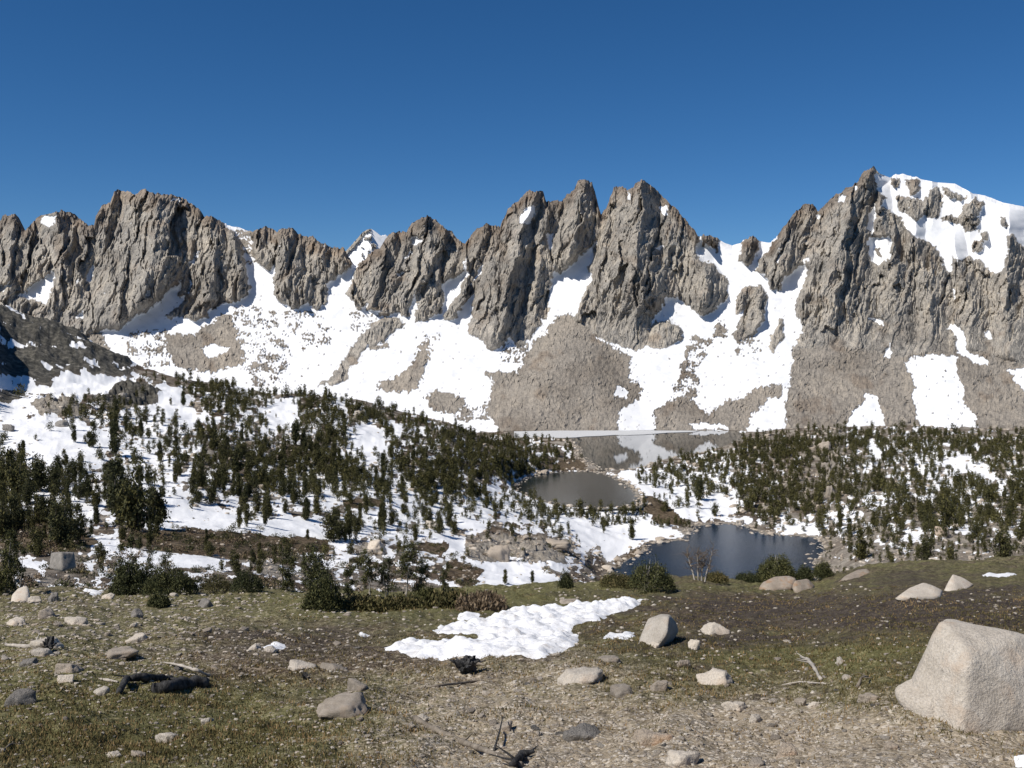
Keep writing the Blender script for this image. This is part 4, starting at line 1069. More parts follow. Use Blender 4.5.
# rocks lying in the foreground: px left, right, py top, bottom, flatness, mesh seed, material, label
FR = [
 (557,602,672,687,'granite','pale flat slab with a dark spot, lying alone in the centre foreground'), (700,734,673,688,'granite','pale tilted rock half sunk in the turf right of centre foreground'),
 (703,729,624,637,'granite','pale flat rock right of the upright boulder'), (678,691,661,668,'orangerock','small tan rock between the upright boulder and the tilted sunken rock'),
 (310,368,700,719,'granite_small','largest flat brown rock left of centre, half buried in the path'), (284,314,664,673,'granite','long low pale rock on the brown turf left of the big snow patch'),
 (152,180,732,746,'granite','pale two-humped rock on the grass at the lower left'), (106,121,751,759,'granite','small white-edged rock left of the two-humped rock'), (128,145,753,759,'granite_small','small flat rock just below the two-humped rock'),
 (2,30,695,711,'greyrock','dark grey rock at the left edge of the grass'), (194,215,601,612,'greyrock','dark rounded rock alone near the meadow edge at left'), (126,147,635,645,'granite','pale flat rock on the stony turf at left'),
 (629,676,733,749,'orangerock','low brown rock in the gravel with a shaded underside'), (667,700,753,768,'granite','pale rounded rock in the gravel at the bottom edge'), (564,602,727,743,'greyrock','flat blue-grey rock in the gravel near the bottom'),
 (92,108,688,698,'granite','small bright angular rock left of the black logs'), (200,213,717,725,'granite','small pink-white rock below the black logs'), (778,800,742,758,'orangerock','dark red-brown rock in the gravel left of the largest boulder'),
 (807,822,703,711,'granite','bright pale rock in the gravel left of the largest boulder'), (796,808,699,708,'granite_small','round tan stone left of the bright pale rock'), (837,846,663,670,'granite','small bright stone above the dead branch on the right'),
 (0,24,620,627,'granite','low white rock at the left edge of the stony turf'), (34,56,611,623,'granite_small','grey-white rock among the stones at upper left'), (62,84,618,626,'granite','pale double stone among the rocks at upper left'),
 (30,58,642,652,'granite','long pale rock leading to the dark root at left'), (32,52,650,659,'granite','white rock below the dark root at left'), (54,78,666,676,'granite_small','pale buff rock on the left slope below the root'),
 (20,36,658,668,'greyrock','grey rock with a pointed side on the left slope'), (54,72,675,684,'granite','long low white slab on the left slope'), (96,134,654,662,'granite_small','wide flat tan slab in the left stony turf'),
 (24,40,598,606,'granite','flat white rock near the squared boulder'), (46,58,592,604,'greyrock','grey rock right of the squared boulder'), (318,346,664,672,'granite_small','flat grey-tan rock right of the long low pale rock'),
 (130,142,612,622,'greyrock','grey crumbly stone on the small mound at left'), (345,368,680,694,'granite_small','weathered gravelly hump above the largest flat brown rock'), (414,428,716,724,'granite','white log-end stone beside the long dead log'),
 (455,470,657,662,'granite','white stone at the near edge of the big snow patch'), (494,512,722,732,'granite_small','tan stone right of the long dead log'), (748,764,760,768,'granite_small','grey stone at the bottom edge right of centre'),
 (650,668,680,692,'granite_small','pale stone on the gravel in front of the sunken rock'), (612,636,688,700,'granite_small','buff stone among the gravel right of the slab'), (600,622,656,664,'granite_small','tan stone above the pale flat slab'),
 (688,700,640,652,'granite','small light stone beside the path right of the upright boulder'), (648,662,642,650,'granite','white chip of rock at the foot of the upright boulder'), (860,884,696,704,'granite_small','flat slab left of the foot of the largest boulder'),
 (724,748,706,716,'granite','white angular rock in the right gravel belt'), (748,762,716,726,'granite','pale rock at the right end of the gravel belt'), (886,900,742,752,'orangerock','rust-tinted stone in the gravel under the largest boulder'),
 (262,276,648,653,'granite','thin white stone on the left turf strip'), (248,260,645,651,'granite','small white stone left of the thin white one'), (100,112,594,600,'granite','small white stone on the meadow rim at left'), (560,580,604,607,'granite_small','pale chip in the green turf behind the snow patch')]
def ground_of(px, py):
    return n_hit(px, py)
def put_rock(x0, x1, y0, y1, mat, label, seed, group=None, name='rock', sub=4, cat='rock'):
    cx = (x0 + x1) / 2
    gxyz = ground_of(cx, y1 - 0.15 * (y1 - y0))
    Y = gxyz[1]; mpp = Y / F
    w = (x1 - x0) / 2 * mpp * 1.12; h = max(y1 - y0, 2) * mpp
    V, Fc = rand_rock(sub, seed, 1.0, 60, 0.13, 11)
    a = (seed * 1.7) % 6.28
    R = np.array([[math.cos(a), -math.sin(a), 0], [math.sin(a), math.cos(a), 0], [0, 0, 1]])
    V = (V @ R.T); V = V / np.abs(V).max(0)
    V = V * np.array([w, w * 0.8, h * 0.85])
    o = mesh_np(name, V, Fc, M[mat], None, True)
    o.location = (gxyz[0], Y + w * 0.5, gxyz[2] - h * 0.1)
    tag(o, label, cat, group)
    return o
for i, (x0, x1, y0, y1, mt, lab) in enumerate(FR):
    put_rock(x0, x1, y0, y1, mt, lab, 300 + i, None, sub=4)
# the middling stones: individuals sharing a dozen shapes
RM = {}
for mt in ('granite_small', 'granite', 'greyrock'):
    RM[mt] = [mesh_np('stone', *rand_rock(3, 700 + j, 0.45 + 0.25 * (j % 3) / 2, 50, 0.16, 11), M[mt], None, True, link=False) for j in range(7)]
trs = np.random.RandomState(21)
def stone_weight(px, py):
    w = 0.16
    w += 1.0 * math.exp(-((px - 90) / 150) ** 2 - ((py - 640) / 40) ** 2)
    w += 0.8 * math.exp(-((px - 700) / 260) ** 2 - ((py - 745) / 34) ** 2)
    w += 0.4 * math.exp(-((px - 470) / 120) ** 2 - ((py - 700) / 40) ** 2)
    w += 0.4 * math.exp(-((px - 200) / 260) ** 2 - ((py - 604) / 10) ** 2)
    w *= 1 - 0.8 * math.exp(-((px - 850) / 240) ** 2 - ((py - 615) / 45) ** 2)
    w *= 1 - 0.7 * math.exp(-((px - 450) / 160) ** 2 - ((py - 598) / 14) ** 2)
    return w
SNOWPATCH = [(381,649),(390,646.5),(396,646),(410,643),(426,644),(436,646),(451,642),(468,644),(481,640),(477,637.5),(471,636.5),(452,637),(435,635.5),(436,630),(440,627),(451,625),(466,625.5),(482,622),(493,616),(506,610),
 (527,607.5),(559,606.5),(594,605),(619,602.5),(644,600),(642,604),(636,609),(622,612),(612,615),(605,619),(599,622),(588,623),(579,625.5),(574,628),(576,634),(580,639),(574,646),(572,650),(560,653),(552,655),(546,661),(530,660),(512,659),(491,656),(471,660),(456,657.5),(436,660),(416,660),(406,657)]
def onsnow(px, py): return bool(inpoly([(a, b) for a, b in SNOWPATCH], np.array([float(px)]), np.array([float(py)]))[0])
cnt = 0
def stone_label(px, py):
    if py < 612 and px < 520: return 'grey-white stone scattered along the back edge of the left turf', 'stones along the back edge of the left turf'
    if px < 330 and py < 690: return 'pale stone among many on the stony slope at left', 'stones of the left stony slope'
    if px < 330: return 'small stone lying in the lower left grass', 'stones in the lower left grass'
    if px > 560 and py < 690: return 'small pale stone on the dark right meadow', 'stones on the dark right meadow'
    if px > 560: return 'small stone in the gravel at lower right', 'stones of the lower right gravel'
    return 'small stone on the bare path left of centre', 'stones on the central path'
while cnt < 228:
    px = trs.uniform(-60, 1090); py = trs.uniform(590, 768)
    if trs.rand() > stone_weight(px, py) or onsnow(px, py) or (888 < px and 610 < py < 728): continue
    h = ground_of(px, py)
    if h[1] > 46: continue
    wp = min(13, trs.lognormal(math.log(6.2), 0.3)) * (0.75 if py < 620 else 1)
    s = wp / 2 * h[1] / F
    mt = trs.choice(['granite_small', 'granite', 'greyrock'], p=[0.42, 0.52, 0.06])
    o = bpy.data.objects.new('stone', RM[mt][trs.randint(7)]); C.objects.link(o)
    o.location = (h[0], h[1], h[2] + s * 0.02); o.scale = (s * trs.uniform(0.8, 1.3), s, s * trs.uniform(0.6, 1.1))
    o.rotation_euler = (trs.uniform(-.2, .2), trs.uniform(-.2, .2), trs.uniform(0, 6.28))
    lab, grp = stone_label(min(max(px, 0), 1024), py)
    tag(o, lab, 'stone', grp)
    cnt += 1
# gravel and chips nobody could count
gm = [Geo(), Geo()]
small = [rand_rock(1, 900 + j, 0.55, 12, 0.1, 9) for j in range(10)]
cnt = 0
while cnt < 12000:
    px = trs.uniform(-160, 1180); py = trs.uniform(588, 770)
    if trs.rand() > stone_weight(px, py) * 1.2 + 0.03 or onsnow(px, py): continue
    h = ground_of(min(max(px, -300), 1320), py)
    if h[1] > 47: continue
    s = min(5.5, trs.lognormal(math.log(2.7), 0.5)) / 2 * h[1] / F
    V, Fc = small[trs.randint(10)]
    a = trs.uniform(0, 6.28); ca, sa = math.cos(a) * s, math.sin(a) * s
    Vt = np.stack([V[:, 0] * ca - V[:, 1] * sa + h[0], V[:, 0] * sa + V[:, 1] * ca + h[1], V[:, 2] * s * trs.uniform(0.7, 1.2) + h[2] + 0.1 * s], 1)
    gm[0 if trs.rand() < 0.55 else 1].add(Vt, Fc); cnt += 1
for g, mt in zip(gm, ('granite_small', 'granite')):
    V, Fc, A = g.arrays()
    tag(mesh_np('gravel', V, Fc, M[mt], None, False), 'gravel and small stone chips scattered over the turf', 'gravel', kind='stuff')
# boulders strewn over the valley side
g = Geo(); g2 = Geo()
cnt = 0; tries = 0
mid = [rand_rock(2, 950 + j, 0.6, 16, 0.1, 10) for j in range(10)]
while cnt < 5200 and tries < 40000:
    tries += 1
    px = trs.uniform(-80, 1110); py = trs.uniform(392, 590)
    fr = float(cell(SNOW, np.array(min(max(px, 1), 1022)), np.array(py)))
    w = 0.25 + 0.9 * (1 - fr)
    if px > 740: w += 0.4
    if 460 < px < 600 and py > 535: w += 0.8
    if isclear(px, py): w = 0.08
    if trs.rand() * 1.6 > w: continue
    h = v_hit(px, py)
    if h is None or h[1] > 1220: continue
    X0, Y0 = np.array([h[0]]), np.array([h[1]])
    if min(sdist(L1, X0, Y0)[0], sdist(L2, X0, Y0)[0], sdist(L3, X0, Y0)[0]) < -1: continue
    s = min(9.0, trs.lognormal(math.log(2.4), 0.5)) / 2 * h[1] / F
    V, Fc = mid[trs.randint(10)]
    a = trs.uniform(0, 6.28); ca, sa = math.cos(a) * s, math.sin(a) * s
    Vt = np.stack([V[:, 0] * ca - V[:, 1] * sa + h[0], V[:, 0] * sa + V[:, 1] * ca + h[1], V[:, 2] * s + h[2] + 0.1 * s], 1)
    (g if trs.rand() < 0.75 else g2).add(Vt, Fc); cnt += 1
# shore stones
for L, lz in ((L1, L1Z), (L2, L2Z), (L3, L3Z)):
    for i in range(len(L)):
        a0, b0 = L[i], L[(i + 1) % len(L)]
        n = int(np.hypot(*(b0 - a0)) / 1.6)
        if a0[1] > 1250: continue
        for _ in range(n):
            q = a0 + (b0 - a0) * trs.rand() + trs.normal(0, 3.0, 2)
            s = trs.lognormal(math.log(0.8), 0.5)
            V, Fc = mid[trs.randint(10)]
            z = max(v_z(q[0], q[1]), lz - 0.3)
            a = trs.uniform(0, 6.28); ca, sa = math.cos(a) * s, math.sin(a) * s
            Vt = np.stack([V[:, 0] * ca - V[:, 1] * sa + q[0], V[:, 0] * sa + V[:, 1] * ca + q[1], V[:, 2] * s + z + 0.1], 1)
            (g if trs.rand() < 0.7 else g2).add(Vt, Fc)
for gg, mt in ((g, 'granite_small'), (g2, 'granite')):
    V, Fc, A = gg.arrays()
    tag(mesh_np('scattered_boulders', V, Fc, M[mt], None, False), 'countless boulders strewn over the snowy valley sides and lake shores', 'boulders', kind='stuff')
# larger valley boulders one can point to
for x0, x1, y0, y1, mt, lab, sd in [
  (486,512,541,562,'granite_small','dark domed boulder on the rocky knoll left of the near lake',1), (535,572,541,549,'granite_small','long flat-topped ledge block on the snow slope left of the near lake',2),
  (424,440,521,530,'granite','round pale boulder at the edge of the snow under the central stand',3), (366,386,540,551,'granite','pale flat boulder low on the central hillside beside the thicket',4),
  (54,68,420,428,'greyrock','rounded grey boulder lying on the open snow at upper left',5), (2,13,424,432,'greyrock','dark boulder on snow at the far left edge of the open snowfield',6), (352,366,410,420,'granite','buff boulder at the head of the small snow bay in the central forest',7),
  (819,832,440,452,'granite_small','buff crag block highest among the right forest',8), (830,844,450,461,'granite_small','wide buff block below the highest crag block in the right forest',19), (822,833,462,472,'granite_small','narrow buff block midway down the crag in the right forest',20), (826,838,484,498,'granite_small','tan crag foot lowest among the right forest blocks',9), (938,952,526,538,'orangerock','tan boulder between two snow pockets in the right forest',10),
  (926,942,558,567,'granite','pale boulder at the rim of the right meadow behind the pointed boulder',11), (736,746,520,526,'granite','pale boulder on the back shore of the near lake',12), (118,126,392,398,'greyrock','grey boulder on the high left snow',13),
  (186,208,402,408,'granite_small','long grey slab on the upper snow above the left stand',14)]:
    h = v_hit((x0 + x1) / 2, y1 - 1, 60)
    if h is None: continue
    V, Fc = rand_rock(4, 1200 + sd, 1.0, 70, 0.2, 8); V = V / np.abs(V).max(0)
    mpp = h[1] / F
    V = V * np.array([(x1 - x0) / 2 * mpp, (x1 - x0) / 2.4 * mpp, (y1 - y0) * 0.75 * mpp])
    o = mesh_np('boulder', V, Fc, M[mt], None, True); o.location = (h[0], h[1] + (x1 - x0) * 0.3 * mpp, h[2] + (y1 - y0) * 0.1 * mpp)
    tag(o, lab, 'boulder')

# ================================================================== OLD SNOW
def snow_patch(poly, label, thick=0.07, step=0.07, bump=0.05, seed=0):
    W = np.array([ground_of(a, b)[:2] for a, b in poly])
    x0, y0 = W.min(0) - 0.3; x1, y1 = W.max(0) + 0.3
    xs = np.arange(x0, x1, step); ys = np.arange(y0, y1, step * 1.3)
    X, Y = np.meshgrid(xs, ys)
    d = -sdist(W, X, Y) + 0.10 * fbm(X / 0.5, Y / 0.7, 3, 60 + seed)
    t = thick * (1 - np.exp(-np.clip(d, 0, 9) / 0.3)) + np.clip(d, -0.4, 0) * 0.5 - 0.01
    cup = bump * (np.abs(perlin(X / 0.55, Y / 0.62, 71 + seed)) * 1.9 - 0.35) + bump * 1.1 * np.abs(perlin(X / 0.24, Y / 0.34, 75 + seed)) + bump * 0.5 * np.abs(perlin(X / 0.11, Y / 0.15, 76 + seed))
    Z = n_z(X, Y) + t + cup * np.clip(d / 0.35, 0, 1)
    idx = -np.ones(X.shape, int); keep = d > -0.25
    Fc = grid_faces(*X.shape); kf = keep.ravel()[Fc].all(1); Fc = Fc[kf]
    used = np.unique(Fc); mp = np.zeros(X.size, int); mp[used] = np.arange(len(used))
    V = np.stack([X, Y, Z], -1).reshape(-1, 3)[used]
    c = V.mean(0)
    o = mesh_np('snow_patch', V - c, mp[Fc], M['snowpatch'], None, True); o.location = c
    tag(o, label, 'snow patch')
snow_patch(SNOWPATCH, 'largest white suncupped snow patch on the turf in the centre foreground', 0.075, 0.07, 0.085)
snow_patch([(455,619),(460,614),(470,612.5),(480,615),(484,619),(474,621),(462,621)], 'small white snow patch just behind the left arm of the largest patch', 0.1, 0.06, 0.03, 1)
snow_patch([(603,637),(607,633),(618,632.5),(628,632),(637,633),(634,638),(620,640.5),(608,640)], 'small oval snow patch left of the upright boulder', 0.08, 0.04, 0.02, 2)
snow_patch([(354,637),(357,633),(365,633),(368,636),(362,638.5)], 'tiny snow remnant alone on the brown turf left of the largest patch', 0.07, 0.03, 0.02, 3)
snow_patch([(76,592.5),(84,590.5),(104,591),(102,593.5),(84,594)], 'thin snow strip along the back edge of the left turf', 0.1, 0.05, 0.02, 4)
snow_patch([(1012,770),(1018,760),(1026,753),(1045,752),(1045,775)], 'white snow corner at the bottom right of the gravel', 0.1, 0.02, 0.02, 5)
snow_patch([(980,576),(1000,574),(1016,573),(1018,575.5),(990,578)], 'thin pale snow streak on the right meadow behind the pointed boulder', 0.05, 0.06, 0.02, 6)
snow_patch([(258,649),(272,645.5),(290,646),(288,650),(268,651.5)], 'thin snow streak on the brown turf left of the tiny remnant', 0.06, 0.04, 0.02, 7)
# rotten ice along the far shore of the upper lake
me = bpy.data.meshes.new('lake_ice')
pts = lakepoly([(514,431.5),(560,430.7),(640,430.6),(700,430.8),(694,432),(668,432.8),(645,434.6),(628,435.2),(616,435),(600,436),(586,436.5),(576,437.5),(562,438),(548,437.5),(514,438)], L1Z + 0.15)
bm = bmesh.new(); f = bm.faces.new([bm.verts.new((p[0], p[1], L1Z + 0.15)) for p in pts]); bmesh.ops.triangulate(bm, faces=[f]); bmesh.ops.solidify(bm, geom=bm.faces[:], thickness=0.2)
bmesh.ops.recalc_face_normals(bm, faces=bm.faces[:])
bm.to_mesh(me); bm.free(); me.materials.append(M['lake_ice'])
o = bpy.data.objects.new('lake_ice', me); C.objects.link(o); tag(o, kind='structure')

# ================================================================== SHRUBS AND TREES ON THE RIM
def at_g(px, py):
    if py > 592 or True:
        h = ground_of(px, py)
    return h
def bush(px0, px1, top, base, label, mat='needles_near', seed=0, dens=1.0, up=0.7, size=None, name='shrub', cat='shrub', twig=True):
    global rng
    rng = np.random.RandomState(seed)
    cx = (px0 + px1) / 2; h = at_g(cx, base); mpp = h[1] / F
    W = (px1 - px0) / 2 * mpp; H = (base - top) * mpp
    n = int(600 * dens * max(1, min(2.0, W / H * 0.6)))
    size = (size * 0.75) if size else max(0.055, H * 0.048)
    t = rng.uniform(0, 2 * np.pi, n); r = np.sqrt(rng.uniform(0, 1, n)); 
    hump = 0.72 + 0.42 * fbm(np.cos(t) * 1.3 + seed, np.sin(t) * 1.3 + r, 2, seed % 9)
    xx = W * r * np.cos(t); yy = min(W, H * 1.2) * r * np.sin(t)
    zz = H * np.sqrt(np.clip(1 - r ** 2.4, 0, 1)) * hump * rng.uniform(0.12, 1.0, n) ** 0.6
    V, Fc, A = needles(np.stack([xx, yy, zz], 1), size, 9, up, jit=1.3)
    root = bpy.data.objects.new(name, None); C.objects.link(root); root.location = h
    tag(root, label, cat)
    mesh_np('foliage', V, Fc, M[mat], dict(var=A), False, parent=root)
    tg = Geo()
    for i in range(int(9 * max(1, W / H))):
        a = rng.uniform(0, 6.28); rr = rng.uniform(0.1, 0.85)
        e = np.array([W * rr * math.cos(a), min(W, H) * rr * math.sin(a), H * rng.uniform(0.5, 0.95) * math.sqrt(1 - rr * rr)])
        b0 = np.array([e[0] * 0.35, e[1] * 0.35, -0.05])
        Vt, Ft = tube([b0, (b0 + e) / 2 + rng.normal(0, 0.06 * H, 3), e], [0.02 * H + .008, 0.014 * H + .005, 0.006 * H], 5); tg.add(Vt, Ft)
    Vt, Ft, _ = tg.arrays(); mesh_np('stem', Vt, Ft, M['palewood' if seed % 2 else 'bark'], None, True, parent=root)
    return root
def rim_tree(px, base, top, label, kind=0, seed=0, wide=0.3, stems=1, bare=0.3, pale=True, clumps=170, lean=0.05, mat='needles_near'):
    h = at_g(px, base); mpp = h[1] / F; H = (base - top) * mpp
    (tV, tF, tA), (cV, cF, cA) = pine_geo(H, H * wide, int(clumps * 1.9), 9, max(0.06, H * 0.034), stems, bare, lean, kind, 500 + seed)
    root = bpy.data.objects.new('pine_tree', None); C.objects.link(root); root.location = h
    tag(root, label, 'tree')
    mesh_np('trunk', tV, tF, M['palewood' if pale else 'bark'], None, True, parent=root)
    mesh_np('crown', cV, cF, M[mat], dict(var=cA), False, parent=root)
bush(112, 152, 556, 594, 'dark spreading dwarf pine mat, left half of the low thicket below the left pines', seed=3, dens=2.6)
bush(146, 197, 560, 595, 'dark spreading dwarf pine mat, right half of the low thicket below the left pines', seed=4, dens=2.6)
rim_tree(133, 592, 536, 'thin half-bare trunk rising through the low thicket at left', 2, 1, 0.12, 1, 0.3, True, 60)
rim_tree(148, 592, 545, 'short spindly pine in the middle of the low thicket', 2, 2, 0.16, 1, 0.2, True, 70)
rim_tree(120, 593, 541, 'leftmost thin pole pine growing out of the low thicket', 2, 31, 0.14, 1, 0.3, True, 60)
rim_tree(164, 592, 548, 'short bushy pine at the right side of the low thicket', 1, 32, 0.25, 2, 0.15, False, 120)
bush(150, 168, 595, 608, 'small green cushion bush in front of the low thicket', seed=5, dens=1.6)
bush(232, 264, 568, 591, 'small dark green bush on the meadow rim between thicket and tall pine', seed=6, dens=1.6)
bush(200, 232, 574, 592, 'sparse olive brush on the meadow rim right of the low thicket', mat='willow', seed=7, dens=0.8, up=1.2)
rim_tree(6, 594, 532, 'thin pale-trunked pine at the far left edge', 2, 3, 0.2, 1, 0.35, True, 110)
rim_tree(16, 592, 540, 'second thin pale-trunked pine beside the squared boulder', 2, 4, 0.2, 2, 0.35, True, 110)
bush(-20, 14, 560, 594, 'dark brush around pale trunks at the far left edge', seed=8, dens=1.4)
rim_tree(322, 608, 545, 'dark pointed young pine standing in front of the thicket', 1, 5, 0.27, 3, 0.02, True, 420)
bush(304, 342, 572, 611, 'dark skirt of low branches around the pointed young pine', seed=9, dens=2.4)
rim_tree(283, 590, 540, 'narrow pine behind and left of the pointed young pine', 2, 6, 0.2, 2, 0.1, False, 170)
rim_tree(371, 600, 553, 'thin pine with short pale trunk in the thicket, left of the leaning one', 1, 7, 0.22, 1, 0.4, True, 120)
rim_tree(388, 599, 558, 'slim twisted pine in the middle of the thicket', 1, 8, 0.25, 2, 0.3, True, 120)
rim_tree(406, 599, 544, 'leaning pine with a long white trunk in the thicket', 1, 9, 0.3, 1, 0.45, True, 150, 0.09)
rim_tree(419, 597, 556, 'dark pine right of the white leaning trunk', 1, 10, 0.25, 2, 0.2, True, 130)
rim_tree(352, 596, 560, 'small dark pine between the pointed young pine and the thicket', 2, 11, 0.25, 2, 0.1, False, 120)
rim_tree(445, 592, 566, 'short thin pine at the right end of the thicket', 2, 12, 0.2, 1, 0.2, True, 60)
bush(414, 438, 588, 605, 'round very dark bush at the right end of the thicket', seed=10, dens=2.2)
bush(340, 384, 599, 612, 'green willow clump under the slim pines, next to the pointed young pine', mat='willow', seed=11, dens=1.1, up=1.0, size=0.13)
bush(380, 422, 601, 611, 'lower reddish willow clump under the white leaning trunk', mat='willow', seed=41, dens=0.9, up=1.0, size=0.13)
bush(430, 470, 598, 609, 'olive willow shrub left of the tan one behind the snow patch', mat='willow', seed=12, dens=1.6, up=1.8, size=0.16)
bush(462, 500, 601, 611, 'tan twiggy willow shrub behind the snow patch', mat='twigs', seed=13, dens=1.5, up=1.8, size=0.15)
bush(600, 640, 573, 588, 'low green bush at the meadow rim left of the near lake', seed=14, dens=1.4, mat='willow')
bush(630, 674, 558, 590, 'spreading green dwarf pine on the rim in front of the near lake', seed=15, dens=1.6, mat='needles_near')
rim_tree(655, 588, 556, 'small upright pine tip in the green dwarf pine on the rim', 1, 13, 0.3, 2, 0.1, True, 90)
bush(704, 728, 571, 582, 'low olive bush at the foot of the bare shrub', seed=16, dens=1.0, mat='willow')
bush(757, 798, 548, 581, 'dense round dark pine bush against the near lake', seed=17, dens=3.0)
bush(797, 813, 563, 582, 'small olive bush right of the round dark pine bush', seed=18, dens=1.4)
bush(736, 758, 574, 582, 'flat dark mat of brush left of the round dark pine bush', seed=19, dens=1.0)
bush(814, 832, 560, 578, 'small dark bush among jumbled boulders right of the near lake', seed=20, dens=1.2)
bush(560, 572, 572, 588, 'little upright green bush at the back edge of the turf', seed=21, dens=0.8)
# the leafless shrub in front of the lake
def bare_shrub(px, base, top, label, seed):
    r = np.random.RandomState(seed); h = at_g(px, base); H = (base - top) * h[1] / F
    root = bpy.data.objects.new('bare_shrub', None); C.objects.link(root); root.location = h
    tag(root, label, 'shrub')
    st = Geo(); tw = Geo()
    for i in range(4):
        x = (i - 1.5) * 0.10 * H; top_ = np.array([x * 2.4, r.normal(0, 0.1) * H, H * r.uniform(0.8, 1.0)]); b0 = np.array([x, 0, -0.05])
        path = [b0 + (top_ - b0) * t + r.normal(0, 0.02 * H, 3) * (t > 0) for t in (0, .3, .6, 1)]
        V, Fc = tube(path, [0.028 * H, 0.022 * H, 0.015 * H, 0.006 * H], 6); st.add(V, Fc)
        for k in range(34):
            t = r.uniform(0.25, 1); o = np.array([np.interp(t, (0, .3, .6, 1), [p[j] for p in path]) for j in range(3)])
            d = r.normal(0, 1, 3); d[2] = abs(d[2]) * 0.8 + 0.3; d /= np.linalg.norm(d); L = H * r.uniform(0.12, 0.34)
            e = o + d * L
            V, Fc = tube([o, (o + e) / 2 + r.normal(0, 0.015 * H, 3), e], [0.008 * H, 0.006 * H, 0.003 * H], 3); tw.add(V, Fc)
            for q in range(2):
                e2 = (o + e) / 2 + (d + r.normal(0, 0.7, 3)) * L * 0.45
                V, Fc = tube([(o + e) / 2, e2], [0.005 * H, 0.003 * H], 3); tw.add(V, Fc)
    V, Fc, _ = st.arrays(); mesh_np('stem', V, Fc, M['palewood'], None, True, parent=root)
    V, Fc, A = tw.arrays(); mesh_np('twigs', V, Fc, M['twigs'], dict(var=A), True, parent=root)
bare_shrub(700, 581, 548, 'leafless brown shrub with pale stems standing against the near lake', 3)

# ================================================================== DEAD WOOD
def wood(name, pts, radii, mat, label, twigs=0, seed=0, lift=0.6, cat='log', jit=0.02, n=12):
    """pts in picture pixels on the ground, radii in pixels"""
    r = np.random.RandomState(seed)
    W = []; R = []
    for (px, py, up), rp in zip(pts, radii):
        h = ground_of(px, py); m = h[1] / F
        W.append(np.array([h[0], h[1], h[2] + rp * m * lift + up * m])); R.append(rp * m)
    W = np.array(W); t = np.linspace(0, len(W) - 1, len(W) * 5)
    path = np.stack([np.interp(t, range(len(W)), W[:, k]) for k in range(3)], 1)
    rad = np.interp(t, range(len(W)), R)
    path[1:-1] += r.normal(0, jit, (len(path) - 2, 3)) * rad.mean() * 3
    V, Fc = tube(path, rad, n)
    V = V + (V - np.repeat(path, n, 0)) * (0.5 * n3(V * 7, 1.0, seed % 20, 3))[:, None]
    c = W.mean(0)
    # close the ends
    bm = bmesh.new(); vs = [bm.verts.new(v - c) for v in V]
    for f in Fc: bm.faces.new([vs[i] for i in f])
    bm.faces.new(vs[:n][::-1]); bm.faces.new(vs[-n:])
    me = bpy.data.meshes.new(name); bm.to_mesh(me); bm.free()
    for p in me.polygons: p.use_smooth = True
    me.materials.append(M[mat])
    o = bpy.data.objects.new(name, me); C.objects.link(o); o.location = c
    tag(o, label, cat)
    for i in range(twigs):
        k = r.randint(1, len(path) - 1); a = path[k]; L = rad.mean() * r.uniform(5, 12)
        d = r.normal(0, 1, 3); d[2] = abs(d[2]) * 0.8; d /= np.linalg.norm(d)
        Vt, Ft = tube([a, a + d * L * 0.5 + r.normal(0, 0.05 * L, 3), a + d * L], [rad.mean() * 0.5, rad.mean() * 0.35, rad.mean() * 0.12], 5)
        mesh_np('branch', Vt - c, Ft, M[mat], None, True, parent=o)
    return o
wood('log', [(153,694,0),(165,692,1),(185,690,1),(206,687,0)], [4.6,6.2,6.0,5.4], 'charred', 'thick black burnt log, right of the pair on the left turf', 0, 1)
wood('log', [(119,694,0),(127,688,3),(142,684,4),(158,682,2),(172,682,0)], [3,3.6,4,3.6,3], 'charred', 'thinner arched black burnt log, left of the pair on the left turf', 2, 2)
wood('dead_branch', [(164,664,0),(176,670,4),(196,677,4),(210,680,0)], [0.8,1.2,1.6,1.2], 'palewood', 'bleached stick fan lying behind the black logs', 5, 3, cat='branch')
wood('dead_branch', [(100,680,0),(108,683,1),(118,686,0)], [0.8,1.6,1.2], 'palewood', 'short bleached stick left of the black logs', 0, 4, cat='branch')
wood('log', [(415,722,0),(436,734,0),(462,744,0),(490,754,0),(520,768,0)], [3,3.4,3.2,2.6,3.6], 'bark', 'long grey fallen log running down to the bottom edge', 2, 5)
wood('dead_branch', [(494,752,0),(499,742,7),(503,732,14)], [1.2,1,0.5], 'charred', 'dark forked twig standing up beside the long fallen log', 4, 6, cat='branch')
wood('dead_branch', [(412,690,0),(440,688,1),(470,684,1),(502,679,0)], [0.9,1.4,1.4,0.8], 'bark', 'long thin stick lying below the dark root mass', 2, 7, cat='branch')
wood('dead_branch', [(800,658,0),(808,664,3),(814,672,3),(821,682,0)], [0.8,1.9,1.7,1.6], 'palewood', 'bleached forked branch on the dark right meadow', 4, 8, cat='branch')
wood('dead_branch', [(782,686,0),(800,684,1),(826,686,0)], [0.6,1,0.8], 'palewood', 'thin pale stick lying under the bleached forked branch', 0, 9, cat='branch')
wood('dead_branch', [(857,690,0),(862,684,5),(868,681,3)], [1.6,1.4,0.8], 'bark', 'dark twig stub left of the largest boulder', 2, 10, cat='branch')
wood('dead_branch', [(0,754,0),(10,748,2),(24,744,0)], [0.6,1,0.6], 'bark', 'thin stick at the lower left edge', 0, 11, cat='branch')
wood('log', [(512,768,0),(522,762,2),(534,757,3)], [3,4,2], 'charred', 'charred root stub at the bottom edge by the fallen log', 3, 12)
wood('dead_branch', [(6,646,0),(24,650,1),(38,648,1),(50,642,0)], [1.6,2.2,2.2,1.4], 'palewood', 'bleached fallen trunk on the left stony slope', 1, 13, cat='branch')
